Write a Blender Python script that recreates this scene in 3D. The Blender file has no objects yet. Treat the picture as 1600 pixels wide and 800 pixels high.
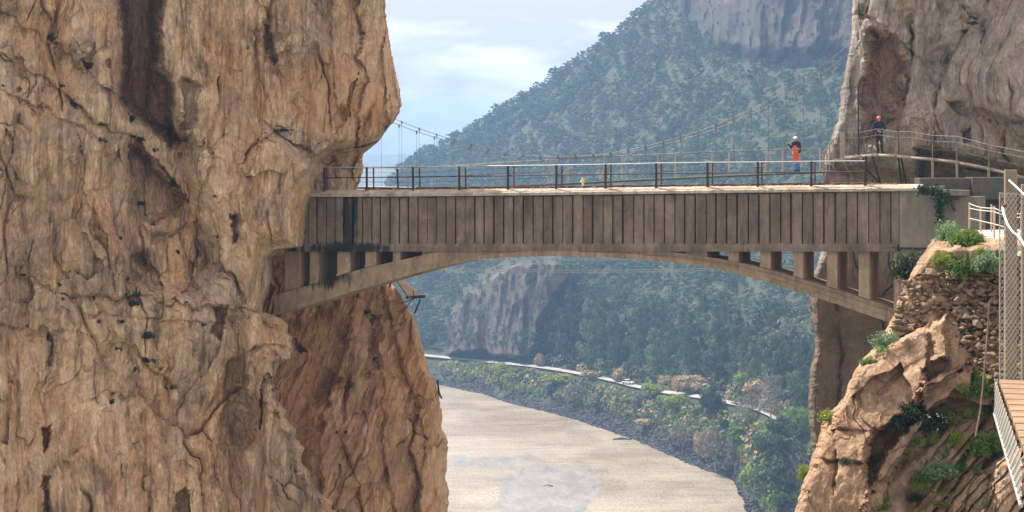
import bpy, bmesh, math, random
import numpy as np
from mathutils import Vector, Matrix

# ------------------------------------------------------------------ camera, sky, sun, exposure
scene = bpy.context.scene
C = scene.collection
F, HZ = 3000.0, 258.0                      # focal length and horizon row of the photograph (1600 px wide)
cam_data = bpy.data.cameras.new('camera')
cam_data.sensor_width = 36.0
cam_data.lens = F / 1600 * 36
cam_data.shift_y = -(400 - HZ) / 1600
cam_data.clip_start = 0.5
cam_data.clip_end = 30000
cam = bpy.data.objects.new('camera', cam_data)
cam.rotation_euler = (math.radians(90), 0, 0)
C.objects.link(cam)
scene.camera = cam

SUN_EL, SUN_AZ = math.radians(53), math.radians(-47)     # azimuth from +Y towards +X
sd = Vector((math.sin(SUN_AZ) * math.cos(SUN_EL), math.cos(SUN_AZ) * math.cos(SUN_EL), math.sin(SUN_EL)))
sun_data = bpy.data.lights.new('sun', 'SUN')
sun_data.energy = 5.0
sun_data.angle = math.radians(0.53)
sun_data.color = (1.0, 0.94, 0.85)
sun = bpy.data.objects.new('sun', sun_data)
sun.rotation_euler = (-sd).to_track_quat('-Z', 'Y').to_euler()
C.objects.link(sun)

world = bpy.data.worlds.new('World')
scene.world = world
world.use_nodes = True
wn, wl = world.node_tree.nodes, world.node_tree.links
wn.clear()
out = wn.new('ShaderNodeOutputWorld')
bg = wn.new('ShaderNodeBackground'); bg.inputs['Strength'].default_value = 0.118
sky = wn.new('ShaderNodeTexSky'); sky.sky_type = 'NISHITA'; sky.sun_disc = False
sky.sun_elevation = SUN_EL; sky.sun_rotation = SUN_AZ % (2 * math.pi)
sky.air_density = 1.0; sky.dust_density = 1.6; sky.ozone_density = 1.5
tc = wn.new('ShaderNodeTexCoord')
mp = wn.new('ShaderNodeMapping'); mp.inputs['Scale'].default_value = (9, 9, 34); mp.inputs['Location'].default_value = (0.35, 0.0, 0.62)
nz = wn.new('ShaderNodeTexNoise'); nz.inputs['Scale'].default_value = 1.0; nz.inputs['Detail'].default_value = 7; nz.inputs['Roughness'].default_value = 0.55
rp = wn.new('ShaderNodeValToRGB')
rp.color_ramp.elements[0].position = 0.47; rp.color_ramp.elements[0].color = (0, 0, 0, 1)
rp.color_ramp.elements[1].position = 0.62; rp.color_ramp.elements[1].color = (1, 1, 1, 1)
mx = wn.new('ShaderNodeMix'); mx.data_type = 'RGBA'
mfac = wn.new('ShaderNodeMath'); mfac.operation = 'MULTIPLY_ADD'; mfac.inputs[1].default_value = 0.0; mfac.inputs[2].default_value = 0.93; mfac.use_clamp = True
wl.new(tc.outputs['Generated'], mp.inputs['Vector']); wl.new(mp.outputs[0], nz.inputs['Vector'])
wl.new(nz.outputs['Fac'], rp.inputs['Fac']); wl.new(rp.outputs['Color'], mfac.inputs[0])
wl.new(mfac.outputs[0], mx.inputs['Factor'])
cm = wn.new('ShaderNodeMix'); cm.data_type = 'RGBA'; cm.inputs[6].default_value = (4.7, 4.3, 3.95, 1); cm.inputs[7].default_value = (8.6, 8.0, 7.4, 1)
wl.new(rp.outputs['Color'], cm.inputs['Factor']); wl.new(cm.outputs[2], mx.inputs[7])
wl.new(sky.outputs['Color'], mx.inputs[6])
wl.new(mx.outputs[2], bg.inputs['Color']); wl.new(bg.outputs[0], out.inputs['Surface'])

vs = scene.view_settings
vs.view_transform = 'Standard'; vs.look = 'None'; vs.gamma = 1.0; vs.use_curve_mapping = False
vs.exposure = 0.84
scene.cycles.max_bounces = 6
scene.cycles.diffuse_bounces = 4
scene.cycles.glossy_bounces = 2
scene.cycles.transmission_bounces = 3
scene.cycles.volume_bounces = 0
scene.cycles.transparent_max_bounces = 6
scene.cycles.use_denoising = True
scene.cycles.sample_clamp_indirect = 6

rng = np.random.default_rng(7)
random.seed(7)

# ------------------------------------------------------------------ helpers
def P(px, py, Y):
    """world point seen at photograph pixel (px, py) at depth Y"""
    return Vector(((px - 800) / F * Y, Y, (HZ - py) / F * Y))

def _h(ix, iy, iz, s):
    n = (ix.astype(np.int64) * 374761393 + iy.astype(np.int64) * 668265263 + iz.astype(np.int64) * 2147483647 + s * 974634777) & 0xffffffff
    n = ((n ^ (n >> 13)) * 1274126177) & 0xffffffff
    n = ((n ^ (n >> 15)) * 2246822519) & 0xffffffff
    return ((n ^ (n >> 16)) & 0xffffff) / float(0xffffff)

def vnoise(x, y, z, s=0):
    fx, fy, fz = np.floor(x), np.floor(y), np.floor(z)
    tx, ty, tz = x - fx, y - fy, z - fz
    ix, iy, iz = fx.astype(np.int64), fy.astype(np.int64), fz.astype(np.int64)
    tx = tx * tx * tx * (tx * (tx * 6 - 15) + 10); ty = ty * ty * ty * (ty * (ty * 6 - 15) + 10); tz = tz * tz * tz * (tz * (tz * 6 - 15) + 10)
    r = 0
    for a in (0, 1):
        wx = tx if a else 1 - tx
        for b in (0, 1):
            wy = ty if b else 1 - ty
            for c in (0, 1):
                r = r + wx * wy * (tz if c else 1 - tz) * _h(ix + a, iy + b, iz + c, s)
    return r * 2 - 1

def fbm(x, y, z, o=4, s=0, g=0.5):
    r, a, t = 0, 1.0, 0
    for k in range(o):
        r = r + a * vnoise(x, y, z, s + k * 17); t += a; a *= g
        x, y, z = x * 2.03 + 3.1, y * 2.03 + 1.7, z * 2.03 + 5.3
    return r / t

def ridge(x, y, z, o=3, s=0):
    r, a, t = 0, 1.0, 0
    for k in range(o):
        r = r + a * (1 - np.abs(vnoise(x, y, z, s + k * 13))); t += a; a *= 0.5
        x, y, z = x * 2.1 + 2.1, y * 2.1 + 4.7, z * 2.1 + 1.3
    return r / t

def worley(x, y, z, s=0):
    """F1, F2, cell hash a, cell hash b, offset vector to the cell's point"""
    fx, fy, fz = np.floor(x), np.floor(y), np.floor(z)
    d1 = np.full(x.shape, 9.0); d2 = d1.copy(); ha = np.zeros(x.shape); hb = ha.copy(); ox = ha.copy(); oz = ha.copy()
    for a in (-1, 0, 1):
        for b in (-1, 0, 1):
            for c in (-1, 0, 1):
                cx, cy, cz = fx + a, fy + b, fz + c
                h1, h2, h3 = _h(cx, cy, cz, s), _h(cx, cy, cz, s + 1), _h(cx, cy, cz, s + 2)
                dx, dy, dz = cx + h1 - x, cy + h2 - y, cz + h3 - z
                d = np.sqrt(dx * dx + dy * dy + dz * dz)
                m = d < d1
                d2 = np.where(m, d1, np.minimum(d2, d))
                h4, h5 = _h(cx, cy, cz, s + 3), _h(cx, cy, cz, s + 4)
                ha = np.where(m, h4, ha); hb = np.where(m, h5, hb); ox = np.where(m, dx, ox); oz = np.where(m, dz, oz)
                d1 = np.where(m, d, d1)
    return d1, d2, ha, hb, ox, oz

def sstep(a, b, x):
    t = np.clip((x - a) / (b - a), 0, 1)
    return t * t * (3 - 2 * t)

def poly_sd(px, py, pts):
    """signed distance in pixels to a polygon, positive inside"""
    pts = np.array(pts, float); n = len(pts)
    d = np.full(px.shape, 1e9); ins = np.zeros(px.shape, bool)
    for i in range(n):
        ax, ay = pts[i]; bx, by = pts[(i + 1) % n]
        ex, ey = bx - ax, by - ay
        t = np.clip(((px - ax) * ex + (py - ay) * ey) / (ex * ex + ey * ey + 1e-9), 0, 1)
        d = np.minimum(d, np.hypot(px - ax - t * ex, py - ay - t * ey))
        c = (ay > py) != (by > py)
        ins ^= c & (px < (bx - ax) * (py - ay) / (by - ay + 1e-12) + ax)
    return np.where(ins, d, -d)

def line_d(px, py, pts):
    """distance in pixels to a polyline and the side of it (+ = right of its direction on screen)"""
    d = np.full(px.shape, 1e9); sg = np.zeros(px.shape)
    for (ax, ay), (bx, by) in zip(pts[:-1], pts[1:]):
        ex, ey = bx - ax, by - ay
        t = np.clip(((px - ax) * ex + (py - ay) * ey) / (ex * ex + ey * ey + 1e-9), 0, 1)
        dd = np.hypot(px - ax - t * ex, py - ay - t * ey)
        m = dd < d
        d = np.where(m, dd, d); sg = np.where(m, np.sign(ex * (py - ay) - ey * (px - ax)), sg)
    return d, sg

def mesh_np(name, V, Fc, mat, parent=None, smooth=True, attrs=None, link=True):
    """mesh object from arrays: V (n,3), Fc (m,4 or 3) or a list of such arrays"""
    Fl = Fc if isinstance(Fc, list) else [Fc]
    Fl = [f for f in Fl if len(f)]
    me = bpy.data.meshes.new(name)
    me.vertices.add(len(V)); me.vertices.foreach_set('co', np.asarray(V, np.float32).ravel())
    loops = np.concatenate([f.ravel() for f in Fl]).astype(np.int32)
    tot = np.concatenate([np.full(len(f), f.shape[1]) for f in Fl]).astype(np.int32)
    st = np.concatenate([[0], np.cumsum(tot)[:-1]]).astype(np.int32)
    me.loops.add(len(loops)); me.loops.foreach_set('vertex_index', loops)
    me.polygons.add(len(tot)); me.polygons.foreach_set('loop_start', st)
    me.polygons.foreach_set('use_smooth', np.full(len(tot), smooth))
    if attrs:
        for k, v in attrs.items():
            a = me.attributes.new(k, 'FLOAT', 'POINT'); a.data.foreach_set('value', np.asarray(v, np.float32).ravel())
    me.update(calc_edges=True)
    if mat: me.materials.append(mat)
    o = bpy.data.objects.new(name, me)
    if link: C.objects.link(o)
    if parent: o.parent = parent
    return o

def tag(o, label=None, cat=None, group=None, kind=None):
    if label: o['label'] = label
    if cat: o['category'] = cat
    if group: o['group'] = group
    if kind: o['kind'] = kind
    return o

def empty(name, loc=(0, 0, 0), rz=0):
    o = bpy.data.objects.new(name, None); C.objects.link(o)
    o.location = loc; o.rotation_euler = (0, 0, rz); o.empty_display_size = 0.3
    return o

def dup(o, parent=None):
    c = o.copy(); C.objects.link(c)
    if parent: c.parent = parent
    for ch in [x for x in bpy.data.objects if x.parent == o]: dup(ch, c)
    return c

class MB:
    """collects boxes, bars and tubes into one mesh"""
    def __init__(s): s.V = []; s.F = []
    def add(s, vs_, fs):
        k = len(s.V); s.V += [tuple(v) for v in vs_]; s.F += [tuple(i + k for i in f) for f in fs]
    def hexa(s, c8):
        s.add(c8, [(0, 3, 2, 1), (4, 5, 6, 7), (0, 1, 5, 4), (1, 2, 6, 5), (2, 3, 7, 6), (3, 0, 4, 7)])
    def box(s, a, b):
        (x0, y0, z0), (x1, y1, z1) = a, b
        s.hexa([(x0, y0, z0), (x1, y0, z0), (x1, y1, z0), (x0, y1, z0), (x0, y0, z1), (x1, y0, z1), (x1, y1, z1), (x0, y1, z1)])
    def bar(s, a, b, w, h=None, up=(0, 0, 1)):
        a, b = Vector(a), Vector(b); h = w if h is None else h
        d = (b - a).normalized(); u = Vector(up)
        if abs(d.dot(u)) > 0.95: u = Vector((0, 1, 0))
        r = d.cross(u).normalized(); u = r.cross(d)
        q = [(-1, -1), (1, -1), (1, 1), (-1, 1)]
        s.hexa([p + r * (x * w / 2) + u * (y * h / 2) for p in (a, b) for x, y in q])
    def tube(s, pts, r, n=8, caps=True):
        pts = [Vector(p) for p in pts]; rr = r if isinstance(r, (list, tuple)) else [r] * len(pts)
        k = len(s.V); u = None
        for i, p in enumerate(pts):
            d = (pts[min(i + 1, len(pts) - 1)] - pts[max(i - 1, 0)])
            d = d.normalized() if d.length > 1e-9 else Vector((0, 0, 1))
            if u is None: u = d.orthogonal().normalized()
            u = (u - d * u.dot(d)); u = u.normalized() if u.length > 1e-6 else d.orthogonal().normalized()
            w = d.cross(u)
            for j in range(n):
                a = 2 * math.pi * j / n
                s.V.append(tuple(p + (u * math.cos(a) + w * math.sin(a)) * rr[i]))
        for i in range(len(pts) - 1):
            for j in range(n):
                a, b = k + i * n + j, k + i * n + (j + 1) % n
                s.F.append((a, b, b + n, a + n))
        if caps:
            s.F.append(tuple(k + j for j in reversed(range(n)))); s.F.append(tuple(k + (len(pts) - 1) * n + j for j in range(n)))
    def build(s, name, mat, parent=None, smooth=False, bevel=0):
        me = bpy.data.meshes.new(name); me.from_pydata(s.V, [], s.F)
        if mat: me.materials.append(mat)
        if smooth:
            for p in me.polygons: p.use_smooth = True
        o = bpy.data.objects.new(name, me); C.objects.link(o)
        if parent: o.parent = parent
        if bevel:
            m = o.modifiers.new('bevel', 'BEVEL'); m.width = bevel; m.segments = 1
        return o

# ------------------------------------------------------------------ materials
def new_mat(name):
    m = bpy.data.materials.new(name); m.use_nodes = True
    n = m.node_tree.nodes; n.clear()
    o = n.new('ShaderNodeOutputMaterial'); b = n.new('ShaderNodeBsdfPrincipled')
    m.node_tree.links.new(b.outputs[0], o.inputs[0])
    b.inputs['Roughness'].default_value = 0.85
    b.inputs['Specular IOR Level'].default_value = 0.25
    return m, n, m.node_tree.links, b

def nnoise(n, l, vec, scale, detail=4, rough=0.55, dist=0.0, sc=(1, 1, 1), loc=(0, 0, 0)):
    mp = n.new('ShaderNodeMapping'); mp.inputs['Scale'].default_value = sc; mp.inputs['Location'].default_value = loc
    t = n.new('ShaderNodeTexNoise'); t.inputs['Scale'].default_value = scale; t.inputs['Detail'].default_value = detail
    t.inputs['Roughness'].default_value = rough; t.inputs['Distortion'].default_value = dist
    l.new(vec, mp.inputs['Vector']); l.new(mp.outputs[0], t.inputs['Vector'])
    return t.outputs['Fac']

def nramp(n, l, fac, stops):
    r = n.new('ShaderNodeValToRGB'); e = r.color_ramp.elements
    while len(e) < len(stops): e.new(0.5)
    for i, (p, c) in enumerate(stops):
        e[i].position = p; e[i].color = (c, c, c, 1) if not isinstance(c, (tuple, list)) else (*c, 1)
    l.new(fac, r.inputs['Fac'])
    return r.outputs['Color']

def nmix(n, l, fac, a, b, mode='MIX'):
    m = n.new('ShaderNodeMix'); m.data_type = 'RGBA'; m.blend_type = mode
    for s_, v in ((0, fac), (6, a), (7, b)):
        if isinstance(v, (int, float)): m.inputs[s_].default_value = v
        elif isinstance(v, tuple): m.inputs[s_].default_value = (*v, 1)
        else: l.new(v, m.inputs[s_])
    return m.outputs[2]

def nmath(n, l, op, a, b=0.0):
    m = n.new('ShaderNodeMath'); m.operation = op
    for i, v in enumerate((a, b)):
        if isinstance(v, (int, float)): m.inputs[i].default_value = v
        else: l.new(v, m.inputs[i])
    return m.outputs[0]

def nbump(n, l, h, b, strength=0.5, dist=0.1, prev=None):
    bp = n.new('ShaderNodeBump'); bp.inputs['Strength'].default_value = strength; bp.inputs['Distance'].default_value = dist
    l.new(h, bp.inputs['Height'])
    if prev is not None: l.new(prev, bp.inputs['Normal'])
    l.new(bp.outputs[0], b.inputs['Normal'])
    return bp.outputs[0]

def pos(n):
    return n.new('ShaderNodeNewGeometry').outputs['Position']

def rock_mat(name, base, light, warm, dark, grey, greyamt=0.5, streak=0.16, crack=0.5, bump=1.0, seed=0.0, darkamt=0.85):
    m, n, l, b = new_mat(name)
    p = pos(n)
    lo = (seed, seed * 2, seed * 3)
    warp = nnoise(n, l, p, 0.35, 3, 0.5, 0, (1, 1, 0.5), lo)
    vm = n.new('ShaderNodeVectorMath'); vm.operation = 'ADD'
    cx = n.new('ShaderNodeCombineXYZ'); l.new(nmath(n, l, 'MULTIPLY', warp, 1.3), cx.inputs[0]); l.new(nmath(n, l, 'MULTIPLY', warp, 1.2), cx.inputs[2])
    l.new(p, vm.inputs[0]); l.new(cx.outputs[0], vm.inputs[1]); q = vm.outputs[0]
    big = nnoise(n, l, q, 0.22, 5, 0.6, 0.3, (1, 1, 0.6), lo)
    col = nmix(n, l, nramp(n, l, big, [(0.36, 0.0), (0.64, 1.0)]), base, light)
    wm = nnoise(n, l, q, 0.5, 5, 0.65, 0.4, (1, 1, 0.35), (seed + 7, 3, 1))
    col = nmix(n, l, nramp(n, l, wm, [(0.5, 0.0), (0.72, 0.9)]), col, warm)
    gm = nnoise(n, l, q, 0.28, 5, 0.6, 0.2, (1, 1, 0.5), (3, seed + 11, 9))
    col = nmix(n, l, nmath(n, l, 'MULTIPLY', nramp(n, l, gm, [(0.45, 0.0), (0.62, 1.0)]), greyamt), col, grey)
    st = nnoise(n, l, q, 1.6, 6, 0.65, 0.15, (1, 1, streak), (seed + 1, 5, 2))          # vertical wash streaks
    col = nmix(n, l, nramp(n, l, st, [(0.32, 0.9), (0.50, 0.0)]), col, dark)
    st2 = nnoise(n, l, q, 3.6, 5, 0.7, 0.1, (1, 1, streak * 0.5), (2, seed + 5, 8))
    col = nmix(n, l, nramp(n, l, st2, [(0.54, 0.0), (0.70, 0.75)]), col, tuple(min(1, c * 1.3) for c in light))
    st3 = nnoise(n, l, q, 7.0, 4, 0.6, 0.0, (1, 1, streak * 0.25), (8, seed + 2, 4))
    col = nmix(n, l, 0.42, col, nramp(n, l, st3, [(0.3, 0.28), (0.5, 0.5), (0.7, 0.74)]), 'OVERLAY')
    fine = nnoise(n, l, p, 7.0, 8, 0.7, 0, (1, 1, 0.6), lo)
    col = nmix(n, l, 0.45, col, nramp(n, l, fine, [(0.3, 0.2), (0.5, 0.5), (0.7, 0.8)]), 'OVERLAY')
    mot = nnoise(n, l, p, .6, 7, 0.7, 0.4, (1, 1, 0.7), (seed, 9, 9))
    col = nmix(n, l, 0.55, col, nramp(n, l, mot, [(0.35, 0.22), (0.5, 0.5), (0.65, 0.76)]), 'OVERLAY')
    at = n.new('ShaderNodeAttribute'); at.attribute_name = 'stain_shade'  # holds real stains and shade painted into the rock colour
    sn = nnoise(n, l, p, 1.2, 5, 0.7)
    sfac = nmath(n, l, 'MULTIPLY', at.outputs['Fac'], nramp(n, l, sn, [(0.25, 0.55), (0.6, 1.0)]))
    col = nmix(n, l, nmath(n, l, 'MULTIPLY', sfac, darkamt), col, dark)
    at2 = n.new('ShaderNodeAttribute'); at2.attribute_name = 'warm'
    col = nmix(n, l, nmath(n, l, 'MULTIPLY', at2.outputs['Fac'], 0.55), col, warm)
    v = n.new('ShaderNodeTexVoronoi'); v.feature = 'DISTANCE_TO_EDGE'; v.inputs['Scale'].default_value = 0.35
    mpv = n.new('ShaderNodeMapping'); mpv.inputs['Scale'].default_value = (1, 1, 0.55); l.new(q, mpv.inputs[0]); l.new(mpv.outputs[0], v.inputs['Vector'])
    ck = nramp(n, l, v.outputs['Distance'], [(0.0, 0.0), (0.012, 1.0)])
    gate = nramp(n, l, nnoise(n, l, p, 0.6, 3), [(0.60, 0.0), (0.66, 1.0)])
    ckf = nmath(n, l, 'MULTIPLY', nmath(n, l, 'SUBTRACT', 1.0, ck), nmath(n, l, 'MULTIPLY', gate, crack))
    col = nmix(n, l, ckf, col, tuple(c * 0.5 for c in dark))
    l.new(col, b.inputs['Base Color'])
    b.inputs['Roughness'].default_value = 0.95; b.inputs['Specular IOR Level'].default_value = 0.12
    h1 = nnoise(n, l, p, 2.2, 8, 0.7, 0.2, (1, 1, 0.35), lo)
    n1 = nbump(n, l, h1, b, 0.4 * bump, 0.2)
    vf = n.new('ShaderNodeTexVoronoi'); vf.inputs['Scale'].default_value = 3.2; l.new(mpv.outputs[0], vf.inputs['Vector'])
    n1 = nbump(n, l, vf.outputs['Distance'], b, 0.45 * bump, 0.16, n1)
    n2 = nbump(n, l, fine, b, 0.9 * bump, 0.08, n1)
    nbump(n, l, nmath(n, l, 'MULTIPLY', ckf, -1.0), b, 0.8, 0.12, n2)
    return m

def simple_mat(name, c1, c2, scale=3.0, rough=0.8, metal=0.0, bump=0.2, dist=0.02, sc=(1, 1, 1), lo=0.35, hi=0.65, spec=0.3, objspace=False):
    m, n, l, b = new_mat(name)
    p = n.new('ShaderNodeTexCoord').outputs['Object'] if objspace else pos(n)
    f = nnoise(n, l, p, scale, 6, 0.65, 0.1, sc)
    l.new(nmix(n, l, nramp(n, l, f, [(lo, 0.0), (hi, 1.0)]), c1, c2), b.inputs['Base Color'])
    b.inputs['Roughness'].default_value = rough; b.inputs['Metallic'].default_value = metal
    b.inputs['Specular IOR Level'].default_value = spec
    if bump: nbump(n, l, f, b, bump, dist)
    return m

def leaf_mat(name, c1, c2, scale=0.35, trans=0.25):
    m, n, l, b = new_mat(name)
    g = n.new('ShaderNodeNewGeometry')
    f = nnoise(n, l, g.outputs['Position'], scale, 3, 0.6)
    oi = n.new('ShaderNodeObjectInfo')
    mixf = nmath(n, l, 'ADD', nmath(n, l, 'MULTIPLY', g.outputs['Random Per Island'], 0.5), nmath(n, l, 'MULTIPLY', oi.outputs['Random'], 0.5))
    mixf = nmath(n, l, 'ADD', nmath(n, l, 'MULTIPLY', mixf, 0.6), nmath(n, l, 'MULTIPLY', f, 0.4))
    col = nmix(n, l, mixf, c1, c2)
    l.new(col, b.inputs['Base Color'])
    b.inputs['Roughness'].default_value = 0.7; b.inputs['Specular IOR Level'].default_value = 0.2
    if trans:
        t = n.new('ShaderNodeBsdfTranslucent'); l.new(col, t.inputs['Color'])
        ms = n.new('ShaderNodeMixShader'); ms.inputs[0].default_value = trans
        l.new(b.outputs[0], ms.inputs[1]); l.new(t.outputs[0], ms.inputs[2])
        o = [x for x in n if x.type == 'OUTPUT_MATERIAL'][0]
        l.new(ms.outputs[0], o.inputs[0])
    return m
# ------------------------------------------------------------------ cliffs
def interp(py, pts):
    ys = [p[0] for p in pts]; xs = [p[1] for p in pts]
    return np.interp(py, ys, xs)

def grid_faces(ny, nx):
    i = np.arange(ny - 1)[:, None] * nx + np.arange(nx - 1)[None, :]
    i = i.ravel()
    return np.stack([i, i + nx, i + nx + 1, i + 1], 1)

def rock_sheet(name, xl, xr, y0, y1, step, base_fn, relief_fn, mat, wrap, wdir, label, edge_r=14, edge_m=1.6, jit=3.0, wn_=46, wlen=9.0, lat=0.12):
    """front of a cliff between two outlines, its free edge turned back into the depth of the rock"""
    ny = int((y1 - y0) / step) + 1
    py1 = np.linspace(y0, y1, ny)
    l_ = xl(py1); r_ = xr(py1)
    jn = jit * fbm(py1 / 17, py1 * 0 + 3, py1 * 0, 4, 5) + jit * .5 * fbm(py1 / 5, py1 * 0 + 9, py1 * 0, 2, 6)
    if wrap == 'right': r_ = r_ + jn
    else: l_ = l_ + jn
    nx = int((np.max(r_ - l_)) / step) + 1
    u = np.linspace(0, 1, nx)
    if wrap == 'right': px = np.minimum(l_[:, None] + np.max(r_ - l_) * u[None, :], r_[:, None])
    else: px = np.maximum(r_[:, None] - np.max(r_ - l_) * (1 - u)[None, :], l_[:, None])
    py = np.repeat(py1[:, None], nx, 1)
    D = base_fn(px, py)
    X, Z = (px - 800) / F * D, (HZ - py) / F * D
    rel, stain_shade, warm = relief_fn(px, py, X, D, Z)
    ed = (r_[:, None] - px) if wrap == 'right' else (px - l_[:, None])
    t = np.clip(1 - ed / edge_r, 0, 1)
    D2 = D + rel + edge_m * (1 - np.sqrt(np.clip(1 - t * t, 0, 1)))
    X, Z = (px - 800) / F * D2, (HZ - py) / F * D2
    lx = lat * fbm(X / .6, D2 / .6, Z / .9, 3, 91)
    X = X + lx * np.clip(ed / 10, 0, 1)
    # the side turned back
    e = -1 if wrap == 'right' else 0
    k = (np.arange(1, wn_ + 1) / wn_) ** 1.4 * wlen
    wx, wy = wdir
    ex, ey, ez = X[:, e][:, None], D2[:, e][:, None], Z[:, e][:, None]
    bx, by = ex + wx * k[None, :], ey + wy * k[None, :]
    bz = np.repeat(ez, wn_, 1)
    nn = fbm(bx / 3, by / 3, bz / 4, 5, 41) * np.clip(k / 2.0, 0, 1)[None, :] * 1.3
    bx = bx - nn * (1 if wrap == 'right' else -1) * 0.8
    by = by + nn * .5
    one = np.repeat(stain_shade[:, e][:, None], wn_, 1); onw = np.repeat(warm[:, e][:, None], wn_, 1)
    if wrap == 'right':
        X, D2, Z = np.hstack([X, bx]), np.hstack([D2, by]), np.hstack([Z, bz]); stain_shade = np.hstack([stain_shade, one]); warm = np.hstack([warm, onw])
    else:
        X, D2, Z = np.hstack([bx[:, ::-1], X]), np.hstack([by[:, ::-1], D2]), np.hstack([bz[:, ::-1], Z]); stain_shade = np.hstack([one, stain_shade]); warm = np.hstack([onw, warm])
    V = np.stack([X, D2, Z], -1).reshape(-1, 3)
    o = mesh_np(name, V, grid_faces(ny, X.shape[1])[:, ::-1], mat, smooth=False, attrs={'stain_shade': stain_shade, 'warm': warm})
    tag(o, label, 'cliff', None, 'structure')
    return o, (px, py, D2 if wrap is None else None)

def generic_relief(X, Y, Z, s=0, big=1.0, flute=1.0, block=1.0, tilt=0.12):
    Xw = X + 1.3 * fbm(X / 3, Y / 3, Z / 4, 4, s + 50) + .25 * fbm(X / .6, Y / .6, Z / 1.2, 2, s + 51)
    Zw = Z + 1.6 * fbm(X / 3, Y / 3, Z / 4, 4, s + 60)
    r = big * 1.6 * fbm(Xw / 7, Y / 9, Zw / 10, 4, s + 1)
    gate1 = sstep(-.25, .25, fbm(X / 5, Y / 5, Z / 7, 2, s + 71))
    d1, d2, ha, hb, ox, oz = worley(Xw / 3.4, Y / 5, Zw / 8.0, s + 2)
    r += block * ((ha - .5) * 1.5 + ox * (hb - .5) * 2.0 + oz * (ha - .5) * 2.0) * gate1
    cg_ = sstep(.0, .3, fbm(X / 2.5 + 9, Y / 3, Z / 4, 3, s + 74)); r += .35 * np.exp(-((d2 - d1) / .035) ** 2) * cg_
    gate2 = sstep(-.1, .4, fbm(X / 4, Y / 4, Z / 4, 2, s + 70))
    d1, d2, ha, hb, ox, oz = worley(Xw / .9 + 7, Y / 2, Zw / 2.6, s + 12)
    r += block * ((ha - .5) * .50 + ox * (hb - .5) * .6 + oz * (ha - .5) * .7) * gate2
    r += .22 * np.exp(-((d2 - d1) / .05) ** 2) * cg_ * gate2
    d1, d2, ha, hb, ox, oz = worley(Xw / .32 + 3, Y / 1, Zw / .9, s + 22)
    r += block * ((ha - .5) * .17 + ox * (hb - .5) * .3) * sstep(-.1, .3, fbm(X / 2.2, Y / 2.2, Z / 3, 3, s + 72))
    fg = sstep(-.35, .25, fbm(X / 6, Y / 6, Z / 8, 2, s + 80))
    Xf = X + .35 * fbm(X / 2, Y / 2, Z / 6, 3, s + 52)
    r += flute * .85 * (ridge(Xf / 1.3, Y / 3, Zw / 14, 3, s + 3) - .6) * fg
    r += flute * .24 * (ridge(Xf / .42, Y / 1, Zw / 7, 3, s + 7) - .6) * fg
    r += .22 * fbm(Xw / .7, Y / .7, Zw / 1.3, 5, s + 4, .65)
    d = np.abs(vnoise(Xw / 2.1, Y / 4, Zw / 12, s + 5)); r += .28 * np.exp(-(d / .02) ** 2) * sstep(.1, .35, fbm(X / 3, Y / 3, Z / 5, 3, s + 33))
    # pock marks
    d1, d2, ha, hb, ox, oz = worley(X / 1.7, Y / 3, Z / 2.1, s + 90)
    r += .5 * np.exp(-(d1 / (.05 + .12 * hb)) ** 2) * (ha > .80)
    return r

def hollow(px, py, pts, A, w, wob=5.0, s=0):
    wx = px + 3.2 * wob * fbm(px / 26, py / 26, py * 0, 5, 200 + s, .6); wy = py + 3.2 * wob * fbm(px / 26, py / 30, py * 0 + 7, 5, 210 + s, .6)
    sd_ = poly_sd(wx, wy, pts)
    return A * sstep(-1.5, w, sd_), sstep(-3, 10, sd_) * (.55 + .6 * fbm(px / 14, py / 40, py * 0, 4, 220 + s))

def lip(px, py, pts, A, L, w=2.0, wob=4.0, s=0):
    wx = px + wob * fbm(px / 18, py / 18, py * 0, 4, 300 + s); wy = py + wob * fbm(px / 18, py / 18, py * 0 + 7, 4, 310 + s)
    d, sg = line_d(wx, wy, pts)
    md = sstep(-.35, .35, fbm(px / 30, py / 30, px * 0, 3, 320 + s))
    v = np.where(sg > 0, A * np.exp(-d / L), 0) * sstep(0, w, d) * (.4 + .6 * md)
    return v, .25 * md * np.exp(-(d / 1.6) ** 2)

# left cliff -----------------------------------------------------------------
LEFT_EDGE = [(-460, 470), (-260, 520), (-120, 575), (-60, 596), (0, 600), (30, 603), (60, 607), (110, 617), (140, 624), (162, 628), (176, 625), (192, 616), (210, 600), (225, 587), (238, 571), (246, 566), (262, 567), (290, 562), (300, 556), (385, 535), (392, 500), (402, 430), (440, 424), (470, 416), (487, 410), (497, 440), (506, 452), (520, 450), (526, 458), (560, 452), (566, 438), (585, 430), (596, 420), (604, 432), (622, 430), (640, 446), (652, 444), (670, 462), (684, 460), (700, 474), (722, 472), (740, 486), (765, 490), (782, 518), (796, 520), (805, 540), (860, 560)]
STEP_B = [(-60, 560), (200, 555), (235, 500), (255, 480), (275, 474), (292, 476), (303, 476), (320, 471), (385, 464), (390, 425), (402, 412), (440, 418), (470, 402), (487, 404), (500, 470), (900, 500)]

def left_base(px, py):
    D = 88 + np.clip(px, -200, 700) / 490 * 6.3
    xb = interp(py, STEP_B)
    D = D + 4.4 * sstep(0, 16, px - xb) * sstep(215, 262, py) * (1 - sstep(486, 496, py))
    D = D + 2.6 * sstep(470, 780, px) * (1 - sstep(180, 260, py))
    D = D - 2.2 * sstep(395, 420, px) * sstep(520, 640, py) * (1 - sstep(560, 640, px))
    return D

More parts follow.
